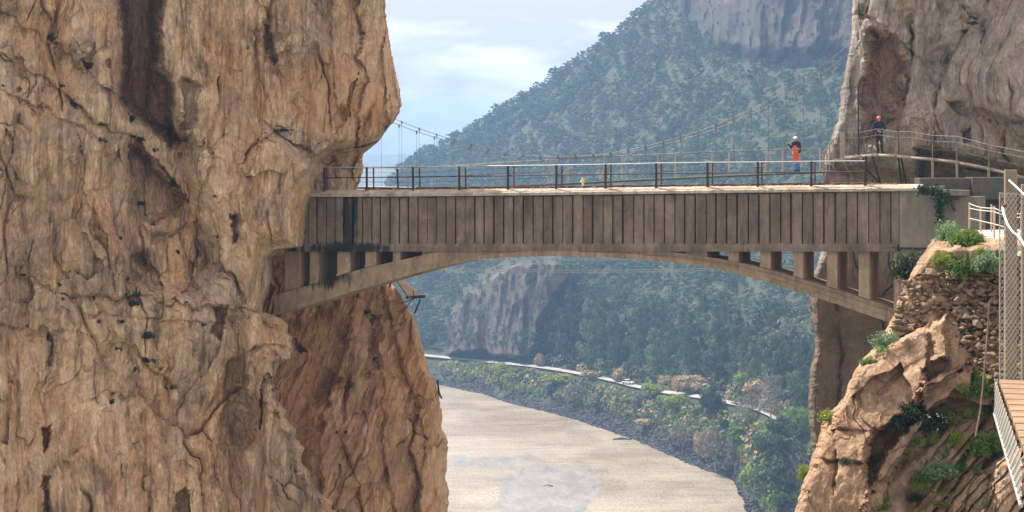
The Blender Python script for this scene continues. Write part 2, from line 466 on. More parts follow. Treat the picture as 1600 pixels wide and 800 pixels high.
def left_relief(px, py, X, Y, Z):
    r = generic_relief(X, Y, Z, 0, big=.9, flute=1.1, block=.9)
    damp = 1 - .75 * np.exp(-((px - interp(py, STEP_B)) / 30) ** 2) * sstep(240, 270, py) * (1 - sstep(480, 500, py))
    r = r * damp
    stain_shade = np.zeros_like(px); warm = np.zeros_like(px)
    H = [
        ([(168, -90), (257, -90), (254, 100), (275, 135), (272, 205), (300, 216), (268, 238), (225, 200), (195, 178), (178, 145), (182, 60)], 2.1, 26, .45),
        ([(285, 116), (312, 132), (306, 198), (281, 206)], .8, 8, .3),
        ([(196, 215), (238, 240), (244, 262), (290, 300), (276, 340), (240, 350), (208, 340), (197, 270)], 1.7, 16, .3),
        ([(352, 556), (376, 553), (397, 600), (399, 700), (372, 712), (342, 665), (346, 600)], .8, 16, .35),
        ([(330, 484), (356, 478), (352, 535), (330, 522)], .9, 7, .7),
        ([(60, 680), (76, 662), (80, 700), (72, 708)], 1.2, 6, .8),
        ([(77, 520), (85, 522), (84, 575), (77, 572)], .7, 4, .6),
        ([(66, 745), (76, 742), (80, 860), (66, 860)], .9, 5, .7),
        ([(272, 770), (286, 756), (297, 775), (298, 860), (266, 860)], 1.1, 7, .7),
        ([(128, 92), (146, 100), (142, 112), (130, 104)], .8, 4, .7),
        ([(196, 400), (222, 392), (236, 415), (210, 450), (192, 440)], .9, 10, .35),
        ([(360, 330), (372, 332), (378, 345), (376, 372), (366, 385), (362, 362)], .8, 5, .6),
        ([(408, 30), (424, 60), (436, 100), (430, 104), (412, 70)], .8, 5, .7),
        ([(520, 182), (532, 162), (539, 172), (533, 196), (522, 215)], .6, 5, .5),
        ([(370, 640), (398, 610), (440, 650), (470, 705), (480, 740), (520, 800), (500, 860), (450, 860), (420, 760), (385, 690)], .5, 24, .8),
    ]
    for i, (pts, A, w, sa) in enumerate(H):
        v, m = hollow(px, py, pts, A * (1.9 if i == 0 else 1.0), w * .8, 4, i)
        r += v; stain_shade = np.maximum(stain_shade, m * sa * (.5 if i < len(H) - 1 else 1.0))  # dark rock and lichen, with recess shade painted in too
    LI = [
        ([(0, 82), (60, 112), (100, 140), (150, 190), (210, 215), (245, 250), (290, 300), (330, 380)], 1.1, 18),
        ([(0, 8), (60, 50), (95, 80), (160, 130), (200, 160), (240, 190), (300, 220)], .8, 14),
        ([(0, 135), (50, 160), (110, 190), (150, 210)], .6, 12),
        ([(30, 425), (64, 445), (130, 462), (230, 462), (300, 475), (390, 482)], .9, 10),
        ([(150, 488), (230, 496), (300, 505), (350, 500)], .7, 8),
        ([(220, 555), (250, 580), (274, 606)], 1.0, 10),
        ([(330, 400), (340, 415), (372, 432), (380, 470)], 1.1, 12),
        ([(380, 240), (400, 222), (430, 204), (442, 200)], 1.0, 9),
        ([(430, 204), (470, 230), (520, 262), (560, 262)], .8, 12),
        ([(412, 0), (426, 50), (430, 85), (437, 104)], .8, 12),
        ([(560, 0), (566, 60), (572, 120), (562, 180), (556, 250)], 1.2, 26),
        ([(400, 540), (420, 530), (450, 545)], .8, 12),
        ([(400, 580), (430, 610), (436, 640)], .9, 14),
        ([(205, 440), (206, 520), (220, 620), (228, 740), (240, 860)], .6, 12),
        ([(335, 700), (345, 760), (338, 860)], .9, 14),
        ([(0, 500), (40, 520), (90, 515), (140, 520)], .4, 8),
        ([(120, 262), (150, 330), (170, 390), (180, 440)], .7, 14),
        ([(455, 190), (470, 120), (480, 60), (478, 0)], .5, 14),
        ([(150, 620), (175, 612), (210, 618)], .7, 8),
        ([(420, 500), (440, 520), (436, 560)], .6, 10),
    ]
    for i, (pts, A, L) in enumerate(LI):
        v, g = lip(px, py, pts, A * .75, L, 3.0, 12, i)
        r += v + g * .5
    r += 1.9 * sstep(-6, 30, poly_sd(px + 14 * fbm(px / 30, py / 40, px * 0, 4, 350), py, [(168, -600), (262, -600), (258, 110), (292, 205), (328, 290), (345, 400), (330, 470), (225, 468), (185, 400), (150, 300), (165, 230), (178, 150)]))
    r += -1.3 * sstep(-4, 30, poly_sd(px + 8 * fbm(px / 30, py / 40, px * 0, 4, 351), py, [(385, 180), (445, 212), (520, 262), (470, 300), (462, 386), (410, 392), (392, 480), (372, 430), (345, 300), (380, 230)]))
    r += 1.0 * sstep(0, 30, poly_sd(px + 8 * fbm(px / 30, py / 40, px * 0, 4, 352), py, [(340, 480), (392, 486), (400, 860), (338, 860), (330, 700), (345, 560)]))
    # upper left slabs bulge out, the nose undercuts to the right
    r += -.8 * sstep(-10, 60, poly_sd(px, py, [(-300, -200), (150, -100), (180, 50), (178, 120), (120, 100), (60, 60), (-300, -60)]))
    v, m = hollow(px, py, [(575, 246), (640, 168), (620, 190), (566, 250), (556, 262), (540, 230), (562, 180), (590, 150)], .8, 16, 3, 77)
    r += v; warm = np.maximum(warm, m * .8)
    warm = np.maximum(warm, .8 * sstep(0, 30, poly_sd(px, py, [(420, 100), (530, 60), (640, 160), (570, 250), (480, 220), (430, 180)])))
    # dry dark water staining below the bridge's cavity and dark overhang ledge
    return r, stain_shade, warm

rock_left = rock_mat('tan_limestone', (0.43, 0.275, 0.175), (0.61, 0.43, 0.28), (0.55, 0.29, 0.13), (0.14, 0.082, 0.055), (0.35, 0.275, 0.22), .55, .12, .55, 1.0, 0.0)
left_cliff, _ = rock_sheet('cliff_face', lambda y: y * 0 - 240, lambda y: interp(y, LEFT_EDGE), -460, 850, 1.5, left_base, left_relief, rock_left, 'right', (-.82, .57),
                           'tall tan limestone cliff filling the left side, overhanging above the bridge end', edge_m=2.2, edge_r=26)

# buttress under the bridge ----------------------------------------------------
BUT_EDGE = [(330, 470), (380, 520), (400, 556), (425, 590), (435, 602), (450, 620), (470, 633), (485, 641), (505, 652), (530, 657), (555, 662), (600, 680), (620, 687), (660, 691), (672, 690), (682, 697), (700, 699), (722, 700), (745, 696), (760, 700), (800, 701), (860, 706)]
def but_base(px, py):
    return 103.5 + (px - 500) / 200 * 2.0 + 1.5 * sstep(430, 560, py) * 0
def but_relief(px, py, X, Y, Z):
    # strata lean to the right here: shear the noise
    Xs = X - .35 * Z
    r = generic_relief(Xs, Y, Z, 400, big=.8, flute=1.6, block=.75)
    stain_shade = np.zeros_like(px); warm = np.full_like(px, .35)
    H = [([(520, 470), (560, 500), (540, 600), (500, 640), (480, 760), (440, 800), (380, 620), (400, 500)], 1.1, 30, .25),
         ([(575, 480), (600, 500), (590, 580), (560, 600), (572, 540)], .5, 8, .65),
         ([(532, 590), (552, 588), (556, 612), (536, 614)], .3, 5, .7),
         ([(452, 520), (462, 528), (476, 548), (462, 548)], 1.0, 5, .8),
         ([(642, 540), (650, 600), (660, 640), (655, 642)], .4, 4, .3),
         ([(500, 780), (540, 790), (560, 860), (490, 860)], 1.0, 10, .8)]
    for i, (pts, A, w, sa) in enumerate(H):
        v, m = hollow(px, py, pts, A, w, 6, 40 + i); r += v; stain_shade = np.maximum(stain_shade, m * sa)
    LI = [([(560, 440), (548, 520), (520, 600), (500, 700), (505, 800)], 1.1, 24),
          ([(600, 450), (620, 540), (650, 620), (668, 700), (650, 800)], .8, 18),
          ([(585, 520), (600, 600), (600, 700), (620, 800)], .6, 14),
          ([(540, 700), (560, 760), (580, 840)], .7, 12),
          ([(655, 640), (640, 700), (660, 760), (650, 850)], .9, 10)]
    for i, (pts, A, L) in enumerate(LI):
        v, g = lip(px, py, pts, A, L, 2.0, 6, 40 + i); r += v + g
    return r, stain_shade, warm
rock_but = rock_mat('orange_limestone', (0.42, 0.25, 0.155), (0.60, 0.40, 0.26), (0.58, 0.30, 0.145), (0.19, 0.105, 0.068), (0.42, 0.30, 0.225), .4, .13, .5, 1.0, 3.0)
rock_sheet('cliff_buttress', lambda y: y * 0 + 330, lambda y: interp(y, BUT_EDGE), 330, 850, 1.4, but_base, but_relief, rock_but, 'right', (-.6, .8),
           'orange brown rock buttress below the bridge, streaked with pale vertical bands', edge_m=1.4, jit=2.5)

# right cliff --------------------------------------------------------------------
RIGHT_EDGE = [(-330, 1400), (-60, 1332), (0, 1331), (60, 1330), (110, 1321), (150, 1318), (190, 1310), (215, 1299), (240, 1291), (262, 1284), (290, 1287), (400, 1281), (430, 1272), (450, 1268), (500, 1272), (530, 1275), (560, 1270), (600, 1263), (650, 1264), (700, 1268), (720, 1275), (870, 1290)]
def right_base(px, py):
    D = 96.6 - 4.2 * sstep(1400, 1720, px)
    D = D + 3.2 * sstep(225, 330, py) * (1 - 0 * px) + 1.2 * sstep(480, 560, py)
    D = D + 3.5 * (1 - sstep(0, 60, px - 1320)) * (1 - sstep(220, 300, py)) * .5
    return D
def right_relief(px, py, X, Y, Z):
    r = generic_relief(X, Y, Z, 900, big=.5, flute=.35, block=.3)
    stain_shade = np.zeros_like(px); warm = np.zeros_like(px)
    H = [([(1346, 42), (1360, 34), (1395, 52), (1417, 78), (1421, 120), (1412, 160), (1402, 205), (1372, 232), (1350, 228), (1344, 190), (1340, 140), (1349, 110), (1352, 70)], 2.2, 26, .1, 1.3),
         ([(1430, 236), (1462, 228), (1480, 236), (1540, 244), (1585, 262), (1720, 290), (2000, 330), (2000, 420), (1440, 420)], 3.2, 14, .55, 0),
         ([(1478, 150), (1500, 158), (1560, 176), (1600, 186), (1600, 196), (1550, 190), (1496, 178)], .5, 6, .4, .4),
         ([(1505, 200), (1520, 196), (1522, 222), (1508, 224)], .6, 5, .8, 0),
         ([(1280, 262), (1300, 252), (1420, 262), (1430, 300), (1290, 300)], .5, 10, .0, .9)]
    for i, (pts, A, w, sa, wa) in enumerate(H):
        v, m = hollow(px, py, pts, A, w, 4, 80 + i); r += v; stain_shade = np.maximum(stain_shade, m * sa); warm = np.maximum(warm, m * wa)
    LI = [([(1562, -40), (1545, 12), (1520, 42), (1505, 62), (1487, 90), (1475, 118), (1470, 135)], 1.5, 30),
          ([(1428, 30), (1427, 90), (1420, 140), (1408, 190)], .9, 16),
          ([(1470, 135), (1462, 175), (1470, 200)], .6, 12),
          ([(1310, 480), (1318, 560), (1310, 640), (1316, 720)], .5, 14),
          ([(1345, -20), (1350, 20), (1395, 50), (1420, 76)], .9, 14)]
    for i, (pts, A, L) in enumerate(LI):
        v, g = lip(px, py, pts, A, L, 2.0, 4, 80 + i); r += v + g
    r += -2.3 * sstep(0, 60, poly_sd(px, py, [(1480, 130), (1490, 95), (1520, 60), (1560, 15), (1600, -60), (1860, -60), (1860, 250), (1600, 240), (1540, 215), (1500, 185)]))
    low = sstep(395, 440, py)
    warm = np.maximum(warm, .35 * low); stain_shade = np.maximum(stain_shade, 1.1 * low)  # shade under the bridge painted in as darker rock
    return r, stain_shade, warm
rock_right = rock_mat('grey_limestone', (0.26, 0.222, 0.19), (0.38, 0.33, 0.28), (0.38, 0.22, 0.13), (0.095, 0.076, 0.064), (0.26, 0.235, 0.215), .6, .22, .5, .8, 6.0)
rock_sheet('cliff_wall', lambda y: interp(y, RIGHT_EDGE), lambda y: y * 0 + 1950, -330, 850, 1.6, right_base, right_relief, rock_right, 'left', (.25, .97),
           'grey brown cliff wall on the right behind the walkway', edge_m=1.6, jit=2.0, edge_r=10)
# ------------------------------------------------------------------ river, ground, hillside, far ridges
WZ = -100.0
SHORE = [(560, 598), (690, 603), (730, 612), (760, 618), (800, 632), (850, 643), (900, 656), (950, 673), (1000, 690), (1050, 712), (1100, 734), (1130, 742), (1150, 752), (1158, 775), (1172, 800), (1230, 840), (1330, 900)]
ROAD = [(560, 548), (690, 561), (760, 568), (830, 575), (870, 581), (920, 590), (960, 599), (985, 606), (1040, 617), (1090, 624), (1130, 632), (1170, 640), (1195, 650), (1215, 662), (1330, 700)]
RIDGE = [(560, 298), (600, 296), (628, 268), (650, 252), (670, 240), (700, 226), (730, 210), (800, 166), (850, 134), (900, 100), (950, 66), (1000, 24), (1030, -12), (1100, -70), (1200, -130), (1330, -170), (1500, -200)]
def cint(px, pts): return np.interp(px, [p[0] for p in pts], [p[1] for p in pts])

nx, ny = 460, 560
pxv = np.linspace(560, 1480, nx)
sh, rd, rg = cint(pxv, SHORE), cint(pxv, ROAD), cint(pxv, RIDGE)
Dsh = -WZ * F / (sh - HZ)
Drd = Dsh + cint(pxv, [(560, 34), (800, 36), (1000, 34), (1200, 44), (1480, 60)])
Drg = cint(pxv, [(560, 1500), (700, 1450), (1000, 1300), (1330, 1150), (1480, 1100)])
def hill_D(px, py):
    """depth of the land seen at a pixel of the hillside"""
    s_, r_, g_ = cint(px, SHORE), cint(px, ROAD), cint(px, RIDGE)
    ds = -WZ * F / (s_ - HZ)
    dr = ds + cint(px, [(560, 34), (800, 36), (1000, 34), (1200, 44), (1480, 60)])
    dg = cint(px, [(560, 1500), (700, 1450), (1000, 1300), (1330, 1150), (1480, 1100)])
    t1 = np.clip((s_ + 10 - py) / (s_ + 10 - r_), 0, 1); t2 = np.clip((r_ - py) / (r_ - g_), 0, 1)
    # flat shelf carrying the road, then the slope
    return ds - 3 + (dr - ds + 3) * t1 + (np.clip(t2 / .02, 0, 1)) * 12 + (dg - dr - 12) * (t2 ** 1.15)
tt = np.linspace(0, 1, ny)
rows = []
py = (sh + 10)[None, :] + (rg - sh - 10)[None, :] * tt[:, None]
px = np.repeat(pxv[None, :], ny, 0)
D = hill_D(px, py)
zone1 = sstep(-6, 18, poly_sd(px, py, [(1040, -60), (1180, -160), (1480, -210), (1480, 80), (1300, 95), (1240, 100), (1180, 98), (1130, 92), (1085, 50), (1060, 10)]) + 12 * fbm(px / 30, py / 30, px * 0, 4, 620))
zone2 = sstep(-4, 14, poly_sd(px, py, [(730, 440), (800, 400), (880, 400), (900, 430), (860, 480), (835, 560), (700, 552), (690, 500)]) + 10 * fbm(px / 25, py / 25, px * 0, 4, 621))
yb1 = cint(px, [(1040, 40), (1085, 60), (1130, 96), (1180, 102), (1240, 104), (1300, 98), (1480, 84)])
D = D - zone1 * .9 * np.clip(D - hill_D(px, yb1), 0, None) - zone2 * .9 * np.clip(D - hill_D(px, px * 0 + 556.0), 0, None)
X, Z = (px - 800) / F * D, (HZ - py) / F * D
t2 = np.clip((rd[None, :] - py) / (rd - rg)[None, :], 0, 1)
amp = sstep(0.02, .12, t2)
Z = Z + amp * (5 * fbm(X / 60, D / 60, Z / 60, 4, 600)) * (1 - sstep(.9, 1, t2))
bank = (1 - sstep(0, .01, t2)) * sstep(0, .15, np.clip((sh[None, :] + 10 - py) / (sh + 10 - rd)[None, :], 0, 1)) * (1 - sstep(.75, .95, np.clip((sh[None, :] + 10 - py) / (sh + 10 - rd)[None, :], 0, 1)))
Z = Z + bank * 1.2 * fbm(X / 7, D / 7, Z / 7, 4, 610)
# cliff bands push out of the slope
rockm = np.maximum(zone1, .85 * zone2)
dn = ridge(X / 20, D / 40, Z / 60, 4, 630)
D3 = D - rockm * (26 * dn + 9 * ridge(X / 7, D / 14, Z / 26, 3, 633))
# land continues behind the ridge, and under the water at the near edge
back = 14
kb = np.arange(1, back + 1)
Xb = np.repeat(X[-1:], back, 0) + 0; Db = D3[-1:] + (kb[:, None] ** 1.5) * 12; Zb = Z[-1:] - (kb[:, None] ** 1.5) * 7
kf = np.arange(6, 0, -1)
Xf = X[:1] * (1 - .001 * kf[:, None]); Df = D3[:1] - kf[:, None] * 6; Zf = Z[:1] - kf[:, None] * 1.4
X, D3, Z = np.vstack([Xf, X, Xb]), np.vstack([Df, D3, Db]), np.vstack([Zf, Z, Zb])
rockm = np.vstack([np.repeat(rockm[:1], 6, 0), rockm, np.repeat(rockm[-1:], back, 0)])
fl = np.vstack([np.zeros((6, nx)), t2, np.ones((back, nx))])

m, n, l, b = new_mat('hillside_soil')
p = pos(n)
f1 = nnoise(n, l, p, .05, 6, .65); f2 = nnoise(n, l, p, .6, 6, .7)
col = nmix(n, l, nramp(n, l, f1, [(.35, 0.), (.65, 1.)]), (.018, .028, .014), (.055, .055, .03))
col = nmix(n, l, nramp(n, l, f2, [(.4, 0.), (.7, .8)]), col, (.07, .10, .035))
at = n.new('ShaderNodeAttribute'); at.attribute_name = 'rock'
f3 = nnoise(n, l, p, .07, 7, .7, .3, (1, 1, .45))
rk = nmix(n, l, nramp(n, l, f3, [(.38, 0.), (.62, 1.)]), (.055, .046, .04), (.15, .11, .09))
col = nmix(n, l, at.outputs['Fac'], col, rk)
l.new(col, b.inputs['Base Color']); nbump(n, l, f2, b, .8, .8)
hill_mat = m
hill = mesh_np('hillside', np.stack([X, D3, Z], -1).reshape(-1, 3), grid_faces(X.shape[0], nx), hill_mat, attrs={'rock': rockm})
tag(hill, 'steep hazy hillside beyond the river with reddish rock bands', None, None, 'structure')

# river
m, n, l, b = new_mat('muddy_water')
p = pos(n)
w1 = nnoise(n, l, p, .02, 6, .6, .6, (1, 1, 1)); w2 = nnoise(n, l, p, .9, 5, .7, .2, (1, .35, 1)); w3 = nnoise(n, l, p, .22, 5, .6, .5, (1, .3, 1))
col = nmix(n, l, nramp(n, l, w1, [(.38, 0.), (.62, 1.)]), (.29, .235, .165), (.44, .37, .285))
at = n.new('ShaderNodeAttribute'); at.attribute_name = 'clear'
w4 = nnoise(n, l, p, .08, 7, .75, .8, (1, .4, 1))
wc = nramp(n, l, nmath(n, l, 'ADD', at.outputs['Fac'], nmath(n, l, 'MULTIPLY', nmath(n, l, 'SUBTRACT', w4, .5), 2.2)), [(.40, 0.), (.62, .85)])
bn_ = nnoise(n, l, p, .12, 6, .7, 1.2, (.35, 1.4, 1)); col = nmix(n, l, .5, col, nramp(n, l, bn_, [(.34, .34), (.5, .5), (.66, .66)]), 'OVERLAY')
sp_ = nnoise(n, l, p, 1.3, 4, .8, .2, (1, .3, 1)); col = nmix(n, l, .6, col, nramp(n, l, sp_, [(.32, .30), (.5, .5), (.68, .80)]), 'OVERLAY')  # sparkle on the water painted as pale and dark specks
grey = nmix(n, l, nramp(n, l, w3, [(.4, 0.), (.65, 1.)]), (.25, .245, .235), (.37, .36, .34))
col = nmix(n, l, wc, col, grey)
l.new(col, b.inputs['Base Color']); b.inputs['Roughness'].default_value = .22; b.inputs['Specular IOR Level'].default_value = .45
n1 = nbump(n, l, w3, b, .6, .8); nbump(n, l, w2, b, .9, .35, n1)
water_mat = m
wx = np.linspace(-200, 420, 320); wy = np.linspace(300, 1010, 360)
WX, WY = np.meshgrid(wx, wy)
wpx = 800 + F * WX / WY; wpy = HZ + F * 100 / WY
cl = sstep(-9, 12, poly_sd(wpx, wpy, [(765, 850), (772, 790), (784, 752), (800, 735), (830, 727), (862, 725), (892, 727), (925, 738), (940, 752), (938, 768), (920, 790), (905, 830), (900, 860)]))
cl = np.maximum(cl, .62 * sstep(-6, 6, poly_sd(wpx, wpy, [(700, 722), (712, 708), (745, 713), (790, 710), (868, 704), (872, 715), (820, 722), (790, 735), (740, 733), (705, 728)])))
river = mesh_np('river', np.stack([WX, WY, np.full_like(WX, WZ)], -1).reshape(-1, 3), grid_faces(360, 320)[:, ::-1], water_mat, attrs={'clear': cl})
tag(river, 'wide muddy brown river with a patch of paler grey water', None, None, 'structure')

# ground sheet reaching the horizon
gm = simple_mat('valley_soil', (.16, .14, .09), (.10, .12, .06), .004, .95, 0, 0)
g = np.array([[-5000, -300, -103.5], [5000, -300, -103.5], [5000, 7000, -103.5], [-5000, 7000, -103.5]], float)
ground = mesh_np('ground', g, np.array([[0, 1, 2, 3]]), gm)
tag(ground, 'valley floor reaching to the horizon', None, None, 'structure')

def far_ridge(x0, x1, pts, Y, seed, name, label, mat):
    px = np.linspace(x0, x1, 240); top = cint(px, pts) + 1.5 * fbm(px / 18, px * 0, px * 0, 4, seed)
    rows_ = []
    for k, t in enumerate(np.linspace(0, 1, 24)):
        D = Y + 1400 * t
        ztop = (HZ - top) / F * (Y + 1400)
        z = -104 + (ztop + 104) * np.sin(t * math.pi / 2) + 14 * fbm(px / 12, px * 0 + t * 6, px * 0, 4, seed + 3) * t * (1 - t) * 4
        rows_.append(np.stack([(px - 800) / F * D, np.full_like(px, D), z], -1))
    for t in (1, 2, 3):
        r_ = rows_[23].copy(); r_[:, 1] += 500 * t; r_[:, 2] -= 60 * t; rows_.append(r_)
    o = mesh_np(name, np.concatenate(rows_), grid_faces(len(rows_), 240), mat)
    tag(o, label, None, None, 'structure')
fm = simple_mat('far_hills_green', (.10, .11, .06), (.20, .17, .11), .01, .95, 0, 0)
far_ridge(300, 1000, [(300, 252), (560, 244), (600, 241), (640, 242), (680, 243), (720, 240), (1000, 250)], 4200, 71, 'hills', 'pale blue hills on the horizon left of the wooded slope', fm)
far_ridge(300, 1000, [(300, 262), (560, 263), (620, 256), (700, 262), (1000, 262)], 2700, 75, 'hills', 'nearer low hazy hills just above the bridge deck', fm)

# haze: one closed box of even thin air
hb = MB(); hb.box((-5200, -400, -106), (5200, 7200, 200))
hm = bpy.data.materials.new('haze_air'); hm.use_nodes = True
hn = hm.node_tree.nodes; hn.clear()
ho = hn.new('ShaderNodeOutputMaterial'); hv = hn.new('ShaderNodeVolumePrincipled')
hv.inputs['Color'].default_value = (.36, .60, 1.0, 1); hv.inputs['Density'].default_value = .00027; hv.inputs['Anisotropy'].default_value = .25
hm.node_tree.links.new(hv.outputs[0], ho.inputs['Volume'])
haze = hb.build('haze', hm); tag(haze, 'thin blue haze filling the valley air', None, None, 'stuff')
# ------------------------------------------------------------------ materials of the built things
def concrete_mat(name, c1, c2, dark, stain_shade_at=None, streak=.5):
    m, n, l, b = new_mat(name)
    p = pos(n)
    a = nnoise(n, l, p, .9, 6, .65)
    col = nmix(n, l, nramp(n, l, a, [(.35, 0.), (.65, 1.)]), c1, c2)
    s1 = nnoise(n, l, p, 2.6, 6, .7, .1, (1, 1, .16))
    col = nmix(n, l, nmath(n, l, 'MULTIPLY', nramp(n, l, s1, [(.34, 1.), (.52, 0.)]), streak), col, dark)
    s2 = nnoise(n, l, p, 1.1, 7, .75, .4, (1, 1, .6), (4, 4, 4))
    col = nmix(n, l, nramp(n, l, s2, [(.60, 0.), (.70, .7)]), col, tuple(min(1, c * 1.45) for c in c2))
    col = nmix(n, l, nramp(n, l, s2, [(.28, .8), (.42, 0.)]), col, dark)
    gi = n.new('ShaderNodeNewGeometry'); col = nmix(n, l, .55, col, nramp(n, l, gi.outputs['Random Per Island'], [(0., .30), (.5, .5), (1., .64)]), 'OVERLAY')
    s3 = nnoise(n, l, p, 5.0, 7, .75, .2, (1, 1, .25), (2, 9, 1)); col = nmix(n, l, .5, col, nramp(n, l, s3, [(.3, .25), (.5, .5), (.7, .72)]), 'OVERLAY')
    if stain_shade_at:
        for (x, z, rx, rz, k) in stain_shade_at:
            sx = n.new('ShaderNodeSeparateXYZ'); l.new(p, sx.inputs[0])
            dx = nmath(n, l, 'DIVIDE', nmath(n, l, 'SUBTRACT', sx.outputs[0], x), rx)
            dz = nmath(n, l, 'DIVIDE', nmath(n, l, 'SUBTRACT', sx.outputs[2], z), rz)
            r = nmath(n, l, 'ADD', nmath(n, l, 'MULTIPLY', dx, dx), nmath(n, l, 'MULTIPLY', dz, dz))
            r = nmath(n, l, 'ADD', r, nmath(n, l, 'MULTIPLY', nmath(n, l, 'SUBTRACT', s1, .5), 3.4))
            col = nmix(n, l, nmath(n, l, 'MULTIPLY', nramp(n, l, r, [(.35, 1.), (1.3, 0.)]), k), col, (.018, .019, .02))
    l.new(col, b.inputs['Base Color']); b.inputs['Roughness'].default_value = .93; b.inputs['Specular IOR Level'].default_value = .15
    f = nnoise(n, l, p, 9, 7, .75)
    nbump(n, l, f, b, .5, .03, nbump(n, l, s2, b, .4, .06))
    return m
conc = concrete_mat('weathered_concrete', (.15, .115, .09), (.245, .19, .148), (.06, .044, .036), [(-8.1, -2.6, .55, 2.0, .9), (-8.4, -4.15, 2.2, .38, .95), (-9.7, -5.2, 2.6, 1.1, .95)])  # water stains on the wall; last spot paints shade at the left openings
conc_b = concrete_mat('arch_concrete', (.27, .185, .125), (.36, .26, .18), (.085, .055, .04), [(-9.6, -5.0, 1.9, .8, .85), (-9.7, -5.3, 2.4, 1.0, .97)], .4)  # spots paint stains and the openings' near-black shade onto the left web
conc_m = concrete_mat('moulding_concrete', (.27, .19, .13), (.36, .27, .19), (.085, .055, .04), None, .5)
conc_pale = concrete_mat('slab_concrete', (.40, .32, .25), (.58, .49, .40), (.13, .085, .06), None, .5)
conc_grey = concrete_mat('grey_concrete', (.17, .145, .12), (.22, .19, .16), (.07, .062, .058), None, .3)
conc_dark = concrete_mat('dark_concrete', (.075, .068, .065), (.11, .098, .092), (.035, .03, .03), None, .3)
steel_dark = simple_mat('dark_steel', (.035, .03, .03), (.07, .045, .035), 6, .6, .3, .1)
steel_rust = simple_mat('rusty_steel', (.16, .07, .04), (.08, .045, .035), 5, .8, .2, .1)
steel_pale = simple_mat('galvanised_steel', (.36, .38, .40), (.48, .50, .52), 6, .5, .3, .05)
cable_mat = simple_mat('steel_cable', (.12, .12, .12), (.22, .21, .20), 10, .5, .5, 0)
tan_post = simple_mat('tan_painted_steel', (.36, .27, .20), (.46, .36, .28), 6, .7, .0, .1)
wood = simple_mat('wood_planks', (.20, .125, .075), (.36, .235, .145), 4, .85, 0, .3, .01, (1, 6, 1))
wood_old = simple_mat('old_timber', (.13, .085, .055), (.22, .15, .10), 5, .9, 0, .3, .02)
rope_mat = simple_mat('pale_rope', (.62, .58, .50), (.78, .74, .66), 30, .9, 0, .2, .005)

# ------------------------------------------------------------------ aqueduct bridge
ES = Vector((.934, -.358, 0)); ET = Vector((.358, .934, 0))
def bs(px):
    k = (px - 800) / F
    return (k * 88 - 12.907) / (.934 + .358 * k)
def bY(px): return 88 - .358 * bs(px)
def bp(px, py, t=0.0):
    """point on the bridge: photograph pixel on its front face, then t metres back through it"""
    return P(px, py, bY(px)) + ET * t
def ytop(px): return cint(px, [(400, 304), (650, 302.5), (860, 300.6), (1060, 298), (1240, 296), (1435, 294)])
def settle(root, loc):
    """put the thing's origin at its base without moving its parts"""
    loc = Vector(loc); root.location = loc
    for ch in [o for o in bpy.data.objects if o.parent == root]: ch.location = ch.location - loc

def sweep(mb, pxs, prof):
    """prof(px) -> list of (py, t) forming a closed section; swept along the bridge"""
    k0 = len(mb.V); m_ = None
    for px in pxs:
        q = [bp(px, py_, t) for py_, t in prof(px)]; m_ = len(q); mb.V += [tuple(v) for v in q]
    for i in range(len(pxs) - 1):
        for j in range(m_):
            a, b_ = k0 + i * m_ + j, k0 + i * m_ + (j + 1) % m_
            mb.F.append((a, b_, b_ + m_, a + m_))
    mb.F.append(tuple(k0 + j for j in range(m_))); mb.F.append(tuple(k0 + (len(pxs) - 1) * m_ + j for j in reversed(range(m_))))

BD = 2.6
bridge = empty('aqueduct_bridge')
tag(bridge, 'old brown concrete aqueduct bridge on a shallow arch spanning the gorge', 'bridge')
mb = MB(); rj = random.Random(3)
jx = [456 + i * 6.0 for i in range(165)]
jj = {px: (rj.uniform(-.6, .6), rj.uniform(-.4, .4)) for px in jx}
sweep(mb, jx, lambda px: [(ytop(px) + 4.2, .02), (ytop(px) + 4.2 + jj[px][1] * .5, -.16), (ytop(px) + jj[px][0] * .8, -.17), (ytop(px) - 5.2 + jj[px][0], .12), (ytop(px) - 6.0, .5), (ytop(px) - 6.0, BD), (ytop(px) + 4.2, BD)])
mb.build('deck_slab', conc_pale, bridge)
# side wall: backing and the board-like panels with dark joints
mb = MB(); s0, s1 = bs(468), bs(1405); pitch = .505
def bpx(s):
    X_, Y_ = 12.907 + .934 * s, 88 - .358 * s
    return 800 + F * X_ / Y_
sweep(mb, [462 + i * 23.6 for i in range(41)], lambda px: [(ytop(px) + 4, .22), (ytop(px) + 4, BD - .1), (391, BD - .1), (391, .22)])
s = s0
while s < s1 - .1:
    w = pitch - rj.choice([.045, .06, .08, .10, .06]); a, c_ = bpx(s), bpx(min(s + w, s1))
    y0, y1 = ytop(a) + 4.3 + rj.uniform(0, 2.5), 383 + rj.uniform(-1, 1)
    q = rj.uniform(-.012, .03)
    mb.hexa([bp(a, y1, q), bp(c_, y1, q), bp(c_, y1, .23), bp(a, y1, .23), bp(a, y0, q), bp(c_, y0, q), bp(c_, y0, .23), bp(a, y0, .23)])
    if rj.random() < .5:   # chamfered fillet beside the joint
        a2 = a + 2.2
        mb.hexa([bp(a - .1, y1, q - .035), bp(a2, y1, q - .012), bp(a2, y1, q + .02), bp(a - .1, y1, q + .02), bp(a - .1, y0, q - .035), bp(a2, y0, q - .012), bp(a2, y0, q + .02), bp(a - .1, y0, q + .02)])
    s += pitch
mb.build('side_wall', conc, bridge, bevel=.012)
mb = MB()
jw = [464 + i * 5.9 for i in range(160)]
jb = {px: rj.uniform(-.7, .7) for px in jw}
sweep(mb, jw, lambda px: [(380.5 + jb[px], .02), (385.5 + jb[px] * .6, -.075), (393 + jb[px] * .5, -.08), (393 + jb[px] * .3, BD - .05), (381, BD - .05)])
mb.build('lower_beam', conc, bridge)
